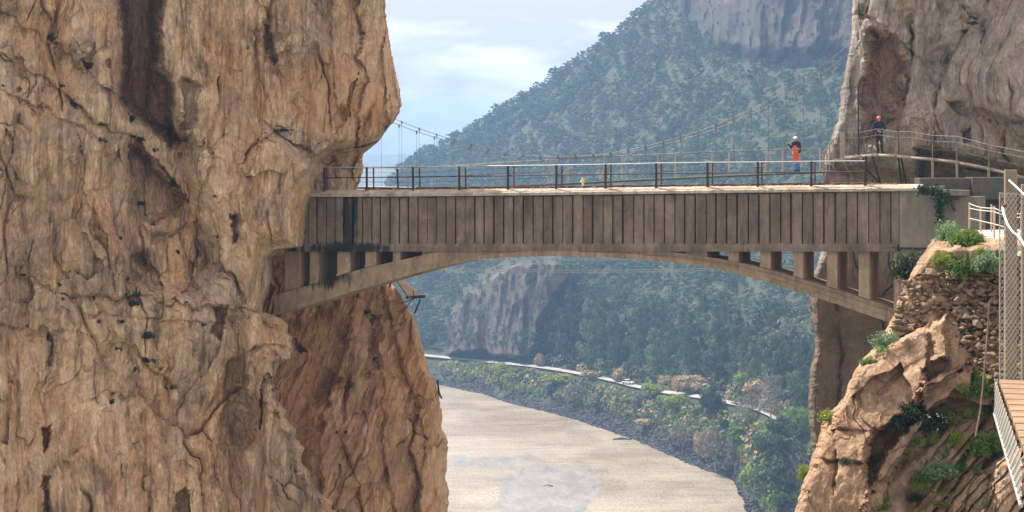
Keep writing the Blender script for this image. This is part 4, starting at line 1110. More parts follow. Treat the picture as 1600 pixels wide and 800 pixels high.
grey_post = simple_mat('weathered_post', (.22, .17, .125), (.30, .24, .18), 6, .85, 0, .2, .004)
for (x0, y0, Yp, w) in [(1579, 265, 13.1, .08), (1603, 288, 13.12, .06)]:
    a = P(x0, y0, Yp); mb = MB(); mb.bar(a, Vector((a.x, a.y, zf - .06)), w, .05, (0, 1, 0)); mb.build('post', grey_post, nw, bevel=.004)
mb = MB(); mb.tube([P(1566, 322, 13), P(1569, 336, 12.8), P(1575, 352, 12.6), P(1583, 363, 12.4), P(1592, 369, 12.1), P(1600, 382, 11.6), P(1625, 420, 11)], .0075, 8); mb.build('rope', rope_mat, nw, True)
mb = MB(); mb.tube([P(1577, 282, 12.8), P(1588, 292, 12.4), P(1600, 304, 12), P(1630, 330, 11)], .0065, 8); mb.build('rope', rope_mat, nw, True)
mb = MB(); mb.tube([P(1565, 321, 13), P(1570, 322, 12.95)], .012, 8); mb.build('bolt', steel_rust, nw)
settle(nw, A0)
# ------------------------------------------------------------------ vegetation
def quads(cen, nrm_seed, size, aspect=1.0, r=None, up_bias=0.0):
    r = r or rng; n_ = len(cen)
    a = r.normal(size=(n_, 3)); a[:, 2] += up_bias
    if np.shape(cen)[1] == 6:      # leaves lie roughly on the surface of their clump
        nr_ = cen[:, 3:] + .45 * r.normal(size=(n_, 3)); nr_ /= np.linalg.norm(nr_, axis=1)[:, None]; a -= nr_ * (a * nr_).sum(1)[:, None]
    else: nr_ = None
    a /= np.linalg.norm(a, axis=1)[:, None]
    b_ = r.normal(size=(n_, 3)) if nr_ is None else np.cross(nr_, a); b_ -= a * (a * b_).sum(1)[:, None]; b_ /= np.linalg.norm(b_, axis=1)[:, None]
    s = (size * r.uniform(.6, 1.3, n_))[:, None] if not np.ndim(size) else size[:, None]
    c0 = np.asarray(cen)[:, :3]; V = np.stack([c0 - a * s * aspect - b_ * s * .5, c0 + a * s * aspect * .1 - b_ * s, c0 + a * s * aspect, c0 + a * s * aspect * .1 + b_ * s], 1).reshape(-1, 3)
    return V, np.arange(n_ * 4).reshape(-1, 4)

def clump_pts(r, cen, rad, n_):
    d = r.normal(size=(n_, 3)); d /= np.linalg.norm(d, axis=1)[:, None]
    return np.hstack([np.array(cen) + d * (r.uniform(.5, 1.0, n_) ** .4)[:, None] * np.array(rad), d])

def crown_pts(seed, shape, nc, nl):
    """unit-height tree crown: leaf centres"""
    r = np.random.default_rng(seed); pts = []
    for k in range(nc):
        t = r.uniform(0, 1)
        if shape == 'pine':            # ragged cone with a rounded top
            z = .20 + .72 * t; R = .30 * (1 - t) ** .7 * (1 - .5 * max(0, .25 - t) / .25) + .05
        elif shape == 'round':
            z = .35 + .55 * t; R = .34 * math.sin(math.pi * (0.18 + .75 * t)) ** .8
        else:                          # 'tall'
            z = .12 + .84 * t; R = .16 * math.sin(math.pi * (0.2 + .72 * t)) + .02
        a = r.uniform(0, 6.283); q = R * r.uniform(.35, 1.0)
        cr = (r.uniform(.055, .10) if nc > 20 else r.uniform(.08, .13)) * (1.3 - .7 * t)
        pts.append(clump_pts(r, (q * math.cos(a), q * math.sin(a), z), (cr * 1.25, cr * 1.25, cr * .8), nl))
    return np.concatenate(pts)

needle = [leaf_mat('pine_needles', (.035, .072, .040), (.13, .18, .085), .15, .3), leaf_mat('pine_needles_blue', (.030, .070, .050), (.11, .17, .10), .15, .3), leaf_mat('pine_needles_light', (.08, .13, .055), (.22, .27, .12), .15, .3)]
bark = simple_mat('bark', (.09, .06, .045), (.16, .115, .085), 3, .95, 0, .4, .05)
bark_grey = simple_mat('grey_bark', (.22, .19, .17), (.34, .30, .27), 3, .95, 0, .2, .05)

def trunk_mb(h, w, seed, limbs=5, top=.8):
    r = random.Random(seed); mb = MB()
    pts = [(0, 0, -.03 * h)]; x = y = 0
    for i in range(1, 7):
        x += r.uniform(-.012, .012) * h; y += r.uniform(-.012, .012) * h; pts.append((x, y, h * top * i / 6))
    mb.tube(pts, [w * (1 - .13 * i) for i in range(7)], 6)
    for i in range(limbs):
        k = r.uniform(.35, .95); j = min(6, int(k * 6) + 0); b0 = Vector(pts[j]); a = r.uniform(0, 6.28); L = h * r.uniform(.12, .24)
        mb.tube([b0, b0 + Vector((math.cos(a) * L * .6, math.sin(a) * L * .6, L * .3)), b0 + Vector((math.cos(a) * L, math.sin(a) * L, L * .65))], [w * .4, w * .25, w * .1], 5)
    return mb

def near_pine(seed, mat, shape='pine', nc=30, nl=62, ls=.020):
    root = empty('pine_tree'); o = trunk_mb(1, .017, seed).build('trunk', bark, root)
    V, Fq = quads(crown_pts(seed, shape, nc, nl), 0, ls, 1.1, np.random.default_rng(seed + 5), .3)
    mesh_np('crown', V, Fq, mat, root, smooth=False)
    return root
def far_tree(seed, mat, shape, nc=11, nl=13, ls=.050):
    pts = crown_pts(seed, shape, nc, nl); V, Fq = quads(pts, 0, ls, 1.0, np.random.default_rng(seed + 5), .3)
    mb = MB(); mb.tube([(0, 0, -.08), (.01, 0, .4), (0, 0, .75)], [.03, .02, .01], 5)
    TV = np.array(mb.V); k = len(V); tf = np.array([f for f in mb.F if len(f) == 4]) + k
    me = mesh_np('pine_tree', np.concatenate([V, TV]), np.concatenate([Fq, tf]), mat, smooth=False, link=False)
    me.data.materials.append(bark); idx = np.zeros(len(me.data.polygons), np.int32); idx[len(Fq):] = 1
    me.data.polygons.foreach_set('material_index', idx)
    return me.data, V, Fq

ORD = ['first', 'second', 'third', 'fourth', 'fifth', 'sixth', 'seventh', 'eighth', 'ninth', 'tenth', 'eleventh', 'twelfth', 'thirteenth', 'fourteenth', 'fifteenth', 'sixteenth', 'seventeenth', 'eighteenth', 'nineteenth', 'twentieth']
def ordn(i):
    if i < 20: return ORD[i]
    t = ['twenty', 'thirty', 'forty', 'fifty', 'sixty', 'seventy', 'eighty', 'ninety'][(i + 1) // 10 - 2]; u = (i + 1) % 10
    return (t[:-1] + 'ieth') if u == 0 else t + ' ' + ORD[u - 1]

bpy.context.view_layer.update()
def hit(o, px, py, fallback=60):
    """where the ray of a photograph pixel meets an object already built"""
    d = Vector(((px - 800) / F, 1, (HZ - py) / F)).normalized()
    ok, loc, nor, _ = o.ray_cast(Vector((0, 0, 0)), d)
    return (loc, nor) if ok else (P(px, py, fallback), Vector((0, -1, 0)))
def ground_hit(px, py):
    loc, _ = hit(hill, px, py, float(hill_D(np.array([px * 1.0]), np.array([py * 1.0]))[0])); return loc

# trees on the flat by the road
rv = np.random.default_rng(21)
nm_ = [leaf_mat('sunlit_needles', (.022, .050, .028), (.22, .30, .14), .10, .4), leaf_mat('blue_needles', (.014, .036, .026), (.10, .17, .11), .10, .35)]
protos = [near_pine(100 + i, nm_[i % 2]) for i in range(6)]
spots = []
for row, (ylo, yhi, hh, n_) in enumerate([(0.04, .10, (85, 130), 21), (.12, .2, (60, 95), 26), (.22, .34, (36, 70), 34)]):
    for i in range(n_):
        px_ = 838 + (1300 - 838) * (i + rv.uniform(.1, .9)) / n_
        if row == 0 and (1030 < px_ < 1090 or 975 < px_ < 1000): continue
        rd_, rg_ = cint(px_, ROAD), cint(px_, RIDGE)
        py_ = rd_ - (rd_ - rg_) * rv.uniform(ylo, yhi) * .5 - 2
        spots.append([px_, py_, rv.uniform(*hh) * (1 if px_ > 870 else .8)])
spots.sort()
for i, (px_, py_, hp) in enumerate(spots):
    o = protos[i] if i < len(protos) else dup(protos[rv.integers(len(protos))])
    loc = ground_hit(px_, py_); h = hp / F * loc.y
    o.location = loc; o.scale = (h * rv.uniform(.52, .74),) * 2 + (h,); o.rotation_euler = (0, 0, rv.uniform(0, 6.28))
    tag(o, 'tall dark pine in the valley wood, %s from the left' % ordn(i), 'tree', 'pines behind the riverside road')

# trees of the slope: single ones along the skyline and the largest, the rest as one wood
fts = [far_tree(300 + i, needle[[0, 1, 1, 2, 0, 1][i]], ['round', 'pine', 'round', 'tall', 'pine', 'round'][i]) for i in range(6)]
pts = []
for px_ in np.arange(632, 1030, 4.2):
    x = px_ + rv.uniform(-2, 2); pts.append((x, cint(x, RIDGE) + rv.uniform(1, 7), rv.uniform(12, 21), 1))
for (x, y, h) in [(628, 292, 24), (640, 276, 16), (650, 266, 20), (632, 284, 14), (658, 262, 18), (646, 290, 18), (655, 285, 22), (665, 262, 24)]: pts.append((x, y, h, 1))
for k in range(90):
    x = rv.uniform(700, 1320); y = cint(x, RIDGE) + rv.uniform(.1, .75) * (cint(x, ROAD) - cint(x, RIDGE)); pts.append((x, y, rv.uniform(22, 32), 2))
arr = []; n_far = 0
def rock_at(x, y): return poly_sd(np.array([x]), np.array([y]), [(1045, -60), (1180, -160), (1480, -210), (1480, 70), (1300, 85), (1240, 92), (1180, 90), (1130, 86), (1085, 45), (1062, 10)])[0] > 0 or (poly_sd(np.array([x]), np.array([y]), [(735, 448), (800, 405), (880, 405), (890, 430), (850, 480), (825, 550), (705, 546), (700, 500)])[0] > 0)
for x, y, h, kd in pts:
    if kd == 2 and rock_at(x, y): continue
    loc = ground_hit(x, y); me, _, _ = fts[rv.integers(6)]
    o = bpy.data.objects.new('pine_tree', me); C.objects.link(o); hm_ = h / F * loc.y
    o.location = loc; w_ = hm_ * rv.uniform(.9, 1.3); o.scale = (w_, w_, hm_); o.rotation_euler = (0, 0, rv.uniform(0, 6.28))
    if kd == 1: tag(o, 'small hazy pine standing against the sky on the slope skyline', 'tree', 'pines along the skyline')
    else: tag(o, 'larger hazy pine among the trees of the far slope', 'tree', 'larger pines of the far slope')
    n_far += 1
VV = [[], [], []]; FF = [[], [], []]; kk = [0, 0, 0]; cnt = 0
while cnt < 6500:
    x = rv.uniform(606, 1345); t = rv.uniform(0, 1); y = cint(x, RIDGE) + 4 + t * (cint(x, ROAD) - cint(x, RIDGE) - 16)
    if y > 640: continue
    if y < -30: cnt += .3; continue
    rk_ = rock_at(x, y)
    if rk_ and rv.random() > (.30 if y < 300 else .6): cnt += .15; continue
    dens = .5 + .5 * float(fbm(np.array([x / 60]), np.array([y / 40]), np.array([0.]), 2, 777)[0])
    if rv.random() > .35 + 1.1 * dens: continue
    loc = ground_hit(x, y); j = rv.integers(6); _, V, Fq = fts[j]; mi = [0, 1, 1, 2, 0, 1][j]
    h = rv.choice([rv.uniform(8, 15), rv.uniform(14, 24), rv.uniform(20, 32)], p=[.3, .5, .2]) / F * loc.y * (.55 if rk_ else 1); w_ = h * rv.uniform(.9, 1.35); a = rv.uniform(0, 6.28)
    ca, sa = math.cos(a), math.sin(a)
    W = V * np.array([w_, w_, h]); W = np.stack([W[:, 0] * ca - W[:, 1] * sa, W[:, 0] * sa + W[:, 1] * ca, W[:, 2]], 1) + np.array(loc)
    VV[mi].append(W); FF[mi].append(Fq + kk[mi]); kk[mi] += len(V); cnt += 1
allV = np.concatenate([np.concatenate(v) for v in VV]); off = np.cumsum([0] + kk[:2])
allF = np.concatenate([np.concatenate(f) + off[i] for i, f in enumerate(FF)])
wood_o = mesh_np('distant_wood', allV, allF, needle[0], smooth=False)
for m_ in needle[1:]: wood_o.data.materials.append(m_)
idx = np.concatenate([np.full(sum(len(f) for f in FF[i]), i) for i in range(3)]).astype(np.int32); wood_o.data.polygons.foreach_set('material_index', idx)
tag(wood_o, 'dense hazy pine wood covering the far slope', None, None, 'stuff')

# the road and the car
road_m = simple_mat('pale_road', (.30, .28, .25), (.40, .37, .34), .3, .9, 0, .1, .05)
xs_ = np.arange(640, 1240, 6.0); rl, rr_ = [], []
for x in xs_:
    y = float(cint(x, ROAD)); D0 = -WZ * F / (cint(x, SHORE) - HZ) + cint(x, [(560, 34), (800, 36), (1000, 34), (1200, 44), (1480, 60)])
    c0 = P(x, y, D0); rl.append(c0 + Vector((0, -1.5, .5))); rr_.append(c0 + Vector(((x - 800) / F * 7.5, 7.5, .5)))
rl = [v + Vector((0, 0, .2)) for v in rl]; rr_ = [v + Vector((0, 0, .35)) for v in rr_]
mb = MB(); mb.V = [tuple(v) for p_ in zip(rl, rr_) for v in p_]; mb.F = [(2 * i, 2 * i + 2, 2 * i + 3, 2 * i + 1) for i in range(len(xs_) - 1)]
o = mb.build('road', road_m); tag(o, 'pale riverside road curving along the far bank', None, None, 'structure')
kerb_c = MB()
car = empty('parked_car'); tag(car, 'tiny white and grey car on the riverside road', 'car')
white_p = simple_mat('white_car_paint', (.70, .71, .72), (.78, .78, .78), 2, .3, 0, 0); glass_d = simple_mat('dark_glass', (.03, .035, .04), (.05, .055, .06), 2, .1, 0, 0)
rubber = simple_mat('rubber', (.02, .02, .02), (.03, .03, .03), 2, .8, 0, 0)
mb = MB(); L2, W2 = 2.1, .88
sec = [(-L2, .35), (-L2, .85), (-1.2, .95), (1.0, .98), (L2 - .05, .82), (L2, .38)]
mb.add([(x, -W2, z) for x, z in sec] + [(x, W2, z) for x, z in sec], [tuple(range(6))[::-1], tuple(range(6, 12))] + [(i, (i + 1) % 6, (i + 1) % 6 + 6, i + 6) for i in range(6)]); mb.build('body', white_p, car, bevel=.06)
mb = MB(); sec = [(-1.55, .93), (-1.25, 1.45), (.45, 1.48), (1.1, .96)]
mb.add([(x, -W2 * .88, z) for x, z in sec] + [(x, W2 * .88, z) for x, z in sec], [(3, 2, 1, 0), (4, 5, 6, 7)] + [(i, (i + 1) % 4, (i + 1) % 4 + 4, i + 4) for i in range(4)]); mb.build('window', glass_d, car, bevel=.04)
mb = MB(); mb.box((-1.2, -W2 * .8, 1.46), (.42, W2 * .8, 1.53)); mb.build('roof', white_p, car, bevel=.03)
for x in (-1.3, 1.3):
    for y in (-.9, .7):
        mb = MB(); mb.tube([(x, y, .33), (x, y + .2, .33)], .33, 14); mb.build('wheel', rubber, car)
for y in (-.6, .6):
    mb = MB(); mb.box((L2 - .05, y - .18, .62), (L2 + .03, y + .18, .78)); mb.build('headlight', steel_pale, car)
x = 981; D0 = float(-WZ * F / (cint(x, SHORE) - HZ) + 34); cl_ = P(x, float(cint(x, ROAD)), D0); car.location = cl_ + Vector((.3, 3.0, .8)); car.rotation_euler = (0, 0, math.radians(-38)); car.scale = (1.15,) * 3

# riverside stones
items = []; rs = np.random.default_rng(31)
for k in range(4600):
    x = rs.uniform(640, 1330) if rs.random() < .6 else rs.uniform(680, 1160); s_ = cint(x, SHORE); r0 = cint(x, ROAD)
    t = abs(rs.normal(0, .22)); t = min(t, .62)
    y = s_ + 1.5 - t * (s_ - r0)
    D0 = hill_D(np.array([x]), np.array([y]))[0]; z = rs.uniform(.35, 1.15) * (1.25 if t < .1 else 1)
    items.append((tuple(P(x, y, D0) + Vector((0, 0, .2))), (z * rs.uniform(1, 1.7), z * 1.1, z * rs.uniform(.5, .9))))
STN = [stone_np(1, 80 + i, 1) for i in range(10)]
shore_m = simple_mat('dark_boulders', (.030, .028, .030), (.13, .115, .11), .8, .9, 0, .4, .1, lo=.42, hi=.72)
o = stones('riprap', items, shore_m, 8); tag(o, 'dark boulders heaped along the river bank', None, None, 'stuff')

# undergrowth on the bank
greens = {'bright': leaf_mat('bright_leaves', (.14, .20, .03), (.34, .40, .08), .6, .4), 'green': leaf_mat('green_leaves', (.07, .14, .03), (.20, .30, .07), .6, .35), 'dark': leaf_mat('dark_leaves', (.022, .045, .026), (.05, .085, .04), .6),
          'tan': leaf_mat('dry_reeds', (.32, .24, .12), (.52, .41, .24), .5), 'grey': leaf_mat('bare_twigs', (.14, .125, .105), (.25, .225, .19), .5, .1), 'olive': leaf_mat('olive_leaves', (.10, .11, .045), (.20, .19, .09), .6), 'blue': leaf_mat('blue_green_leaves', (.12, .21, .11), (.28, .38, .20), .8, .35)}
def cover(name, n_, mats, label, zone, hs, seed):
    r = np.random.default_rng(seed); Vs, Fs, Is, k = [], [], [], 0
    for i in range(n_):
        x, y = zone(r)
        loc = np.array(ground_hit(x, y)); h = r.uniform(*hs); mi = int(r.choice(len(mats), p=[m_[1] for m_ in mats]))
        cp = clump_pts(r, (0, 0, h * .4), (h * .75, h * .75, h * .5), 26); V, Fq = quads(cp, 0, h * .16, 1.2, r, .5)
        Vs.append(V + loc); Fs.append(Fq + k); k += len(V); Is.append(np.full(len(Fq), mi))
    o = mesh_np(name, np.concatenate(Vs), np.concatenate(Fs), greens[mats[0][0]], smooth=False)
    for m_ in mats[1:]: o.data.materials.append(greens[m_[0]])
    o.data.polygons.foreach_set('material_index', np.concatenate(Is).astype(np.int32)); tag(o, label, None, None, 'stuff')
def z_bank(r):
    x = r.uniform(690, 1330); s_ = cint(x, SHORE); r0 = cint(x, ROAD); return x, s_ - (s_ - r0) * r.uniform(.38, .86)
def z_foot(r):
    x = r.uniform(830, 1330); return x, cint(x, ROAD) - r.uniform(6, 34)
cover('undergrowth', 1500, [('green', .30), ('olive', .24), ('dark', .10), ('grey', .07), ('tan', .17), ('bright', .12)], 'mixed undergrowth of low bushes on the river bank', z_bank, (1.4, 3.6), 61)
cover('roadside_scrub', 420, [('tan', .34), ('dark', .26), ('green', .2), ('grey', .12), ('olive', .08)], 'dry scrub and reeds at the foot of the wood', z_foot, (1.8, 4.4), 62)

def bush_mesh(name, seed, n_clump, nl, ls, aspect=1.2, flat=.75, up=.4):
    r = np.random.default_rng(seed); ps = []
    for k in range(n_clump):
        a = r.uniform(0, 6.28); q = .34 * math.sqrt(r.uniform(0, 1)); z = .25 + r.uniform(0, .5) * (1 - q)
        ps.append(clump_pts(r, (q * math.cos(a), q * math.sin(a), z), (.17, .17, .15), nl))
    ps = np.concatenate(ps)
    if ls < .035:
        ps = ps[:, :3]; c_ = np.array([0, 0, .3]); ps = c_ + (ps - c_) * r.uniform(.5, 1.35, len(ps))[:, None]; ps[:, 2] = np.abs(ps[:, 2])
    V, Fq = quads(ps, 0, ls, aspect, r, up)
    return V, Fq
def bare_mesh(seed, depth=5, spread=.5):
    r = random.Random(seed); mb = MB()
    def br(p_, d, L, w, k):
        e = p_ + d * L; mb.tube([p_, p_ + d * L * .5 + Vector((r.uniform(-.03, .03), r.uniform(-.03, .03), 0)) * L, e], [w, w * .8, w * .6], 4, False)
        if k == 0: return
        for _ in range(3 if k > 1 else 4):
            nd = (d + Vector((r.uniform(-1, 1), r.uniform(-1, 1), r.uniform(-.2, .6))) * spread).normalized()
            br(e, nd, L * r.uniform(.6, .82), w * .6, k - 1)
    br(Vector((0, 0, 0)), Vector((0, 0, 1)), .27, .022, depth)
    return mb
def plant(name, px, py, wpx, hpx, me, label, cat, group=None, loc=None):
    loc = loc or ground_hit(px, py); o = bpy.data.objects.new(name, me); C.objects.link(o)
    w_, h = wpx / F * loc.y, hpx / F * loc.y; o.location = loc; o.scale = (w_, w_, h); o.rotation_euler = (0, 0, random.uniform(0, 6.28))
    tag(o, label, cat, group); return o
bm_cache = {}
def bmesh_for(kind, seed, ls=.045, nc=26, nl=34, **kw):
    k = (kind, seed, ls, nc, nl)
    if k not in bm_cache:
        V, Fq = bush_mesh('bush', seed, nc, nl, ls, **kw); o = mesh_np('bush', V, Fq, greens[kind], smooth=False, link=False); bm_cache[k] = o.data
    return bm_cache[k]
BR = [('bright', 786, 594, 40, 30, 'larger bright yellow green bush on the bank near the far bend'), ('bright', 796, 602, 28, 22, 'smaller yellow green bush below the bigger one at the far bend'),
      ('bright', 1020, 622, 34, 26, 'yellow green bush just right of the car'), ('bright', 1061, 645, 46, 32, 'wide light green bush below the road, left of the dark round tree'),
      ('green', 1093, 654, 26, 24, 'small mid green bush touching the dark round tree'), ('bright', 1161, 602, 26, 22, 'bright green bush above the road beyond the reeds'),
      ('dark', 1113, 652, 36, 50, 'dark round tree standing alone at the edge of the road'), ('grey', 902, 634, 44, 50, 'grey purple leafless thicket on the bank left of the car'),
      ('grey', 1000, 642, 46, 42, 'grey leafless bush below the car'), ('dark', 863, 622, 18, 26, 'small dark conical shrub on the bank below the road'),
      ('dark', 816, 570, 18, 20, 'small dark tree on the road edge near the far bend'), ('olive', 935, 640, 30, 22, 'low olive bush above the boulders'),
      ('grey', 778, 580, 34, 18, 'low grey thicket behind the two yellow bushes'), ('bright', 880, 600, 40, 18, 'low yellowish hedge by the road left of the grey thicket'),
      ('tan', 1078, 616, 62, 44, 'large mound of dry tan reeds above the road'), ('tan', 1042, 606, 34, 26, 'smaller tan reeds left of the big reed mound'), ('tan', 1186, 622, 54, 44, 'tan dry bush on the slope right of the bright green one'),
      ('tan', 968, 598, 28, 32, 'pale reeds standing behind the car'), ('tan', 843, 574, 20, 30, 'pale dead reeds beside the far end of the road'), ('tan', 925, 592, 40, 20, 'dull brown scrub beside the road left of the car'),
      ('green', 1022, 600, 24, 14, 'low green bush at the roadside by the reeds'), ('green', 1165, 700, 60, 50, 'green bush between the bare trees and the dark conifer'), ('bright', 1190, 776, 60, 62, 'yellow green tree at the bottom by the water edge'),
      ('green', 1245, 690, 46, 60, 'green tree behind the dark conifer'), ('olive', 1140, 735, 50, 70, 'olive grey tree at the shore left of the dark conifer'), ('tan', 1105, 716, 50, 60, 'brownish leafless tree at the shore, left of the olive one'),
      ('dark', 1134, 700, 24, 50, 'dark green shrub between the shore trees'), ('green', 1220, 800, 60, 50, 'green bush at the bottom edge under the dark conifer'), ('grey', 1248, 770, 44, 90, 'grey leafless tree at the foot of the right cliff'),
      ('grey', 1232, 560, 60, 80, 'pale grey leafless tree in the wood by the right cliff'), ('tan', 1255, 650, 40, 20, 'pale dry grass clump beside the right cliff'),
      ('olive', 1060, 700, 34, 30, 'olive shrub just above the boulders, below the wide light green bush'), ('tan', 1010, 668, 44, 22, 'reddish dry scrub above the boulders below the car')]
for i, (k, x, y, w_, h, lab) in enumerate(BR):
    tall = 'tree' in lab
    plant('tree' if tall else 'bush', x, y, w_ * (1.2 if k not in ('tan', 'grey') else .9), h * (1.15 if k not in ('tan', 'grey') else .9), bmesh_for(k, 500 + i, .05 if k != 'grey' else .03, 30, 34, aspect=1.2 if k not in ('tan', 'grey') else 2.2), lab, 'tree' if tall else 'bush')
# dark conifer and bare trees
o = near_pine(190, needle[0], nc=44, nl=70); loc = ground_hit(1216, 792); h = 150 / F * loc.y; o.location = loc; o.scale = (h * 1.05, h * 1.05, h); tag(o, 'big dark conifer near the water at the lower right', 'tree'); o['group'] = 'trees by the water'
for i, (x, y, w_, h, lab) in enumerate([(1204, 668, 1, 92, 'tall grey leafless tree beside the road end'), (1170, 672, 1, 60, 'thin bare tree left of the tall leafless one'), (1066, 752 - 40, 1, 50, 'small bare tree above the boulders'), (1118, 742, 1, 84, 'bare tree at the shore, left of the dark conifer'), (1148, 748, 1, 70, 'bare tree leaning over the end of the boulders')]):
    t_ = empty('bare_tree'); bm_ = bare_mesh(70 + i, 5, .55); bm_.build('trunk', bark_grey, t_)
    V, Fq = quads(crown_pts(900 + i, 'round', 30, 22), 0, .012, 3.0, np.random.default_rng(5 + i)); mesh_np('crown', V, Fq, greens['grey'], t_, smooth=False)
    loc = ground_hit(x, y); h_ = h / F * loc.y; t_.location = loc; t_.scale = (h_, h_, h_); tag(t_, lab, 'tree')
# driftwood and floating bits on the water
for (x, y, L, lab) in [(972, 687, 7, 'flat rock just off the boulder bank'), (856, 760, 3.2, 'dark branch stranded in the pale patch of water')]:
    D0 = 100 * F / (y - HZ); mb = MB(); c0 = P(x, y, D0); mb.tube([c0 + Vector((-L / 2, 0, .1)), c0 + Vector((0, .6, .35)), c0 + Vector((L / 2, -.3, .1))], [.25, .5, .15] if L > 5 else [.06, .15, .25], 6)
    tag(mb.build('rock' if L > 5 else 'driftwood', shore_m if L > 5 else bark), lab, 'rock' if L > 5 else 'branch')

# shrubs on the rock faces ----------------------------------------------------------------
cliff_R = [o for o in bpy.data.objects if o.name == 'cliff_wall'][0]; cliff_B = [o for o in bpy.data.objects if o.name == 'cliff_buttress'][0]; slope_o = [o for o in bpy.data.objects if o.name == 'rock_slope'][0]
LS = [(83, 62, 16, 22), (202, 186, 20, 18), (206, 212, 14, 10), (222, 218, 16, 10), (242, 234, 12, 10), (115, 163, 16, 24), (160, 220, 14, 10), (388, 75, 6, 7), (332, 240, 8, 8), (270, 288, 17, 15), (220, 318, 17, 10), (336, 308, 10, 9), (188, 374, 9, 10), (277, 394, 8, 9), (240, 351, 8, 8), (367, 336, 10, 8), (340, 371, 10, 9), (97, 134, 9, 8),
      (213, 458, 14, 12), (210, 474, 24, 14), (196, 461, 8, 8), (190, 502, 14, 9), (232, 524, 22, 18), (232, 563, 24, 14), (252, 576, 14, 9), (267, 606, 14, 8), (184, 546, 12, 8), (211, 578, 9, 10), (98, 469, 8, 9), (93, 447, 9, 12), (147, 467, 7, 8), (43, 511, 11, 10), (173, 628, 14, 12), (291, 474, 8, 8), (155, 503, 7, 9), (36, 430, 12, 6), (4, 134, 8, 5), (443, 204, 30, 6), (318, 508, 10, 6)]
LS.sort(key=lambda q: q[1])
for i, (x, y, w_, h) in enumerate(LS):
    loc, nr = hit(left_cliff, x, y)
    plant('shrub', x, y, w_ * 1.15, h * 1.3, bmesh_for('dark', 600 + i % 6, .07, 12, 18), 'dark green shrub on the left cliff, %s from the top' % ordn(i), 'shrub', 'shrubs on the left cliff', loc + nr * .02 - Vector((0, 0, h * .5 / F * loc.y)))
for i, (x, y, w_, h) in enumerate(sorted([(585, 497, 26, 22), (572, 488, 14, 12), (547, 602, 20, 16), (527, 675, 7, 9), (541, 675, 8, 12), (556, 645, 6, 7), (548, 730, 6, 8), (586, 560, 12, 20)], key=lambda q: q[1])):
    loc, nr = hit(cliff_B, x, y)
    plant('shrub', x, y, w_, h, bmesh_for('dark' if w_ < 18 else 'olive', 600 + i % 6, .07, 12, 18), 'small shrub on the orange buttress under the bridge, %s from the top' % ordn(i), 'shrub', 'shrubs on the buttress', loc + nr * .02 - Vector((0, 0, h * .5 / F * loc.y)))
for (x, y, w_, h, k, lab) in [(1300, 222, 14, 16, 'bright', 'bright green shrub at the left rim of the right cliff by the cage'), (1524, 36, 30, 12, 'dark', 'dark shrub in the diagonal crack high on the right cliff'), (1510, 48, 20, 14, 'dark', 'dark shrub lower in the diagonal crack of the right cliff'), (1426, 34, 10, 12, 'green', 'small green shrub in the upright crack of the right cliff'), (1347, 8, 10, 20, 'green', 'narrow green plant at the top left of the right cliff')]:
    loc, nr = hit(cliff_R, x, y)
    plant('shrub', x, y, w_, h, bmesh_for(k, 600, .07, 12, 18), lab, 'shrub', None, loc + nr * .02 - Vector((0, 0, h * .5 / F * loc.y)))

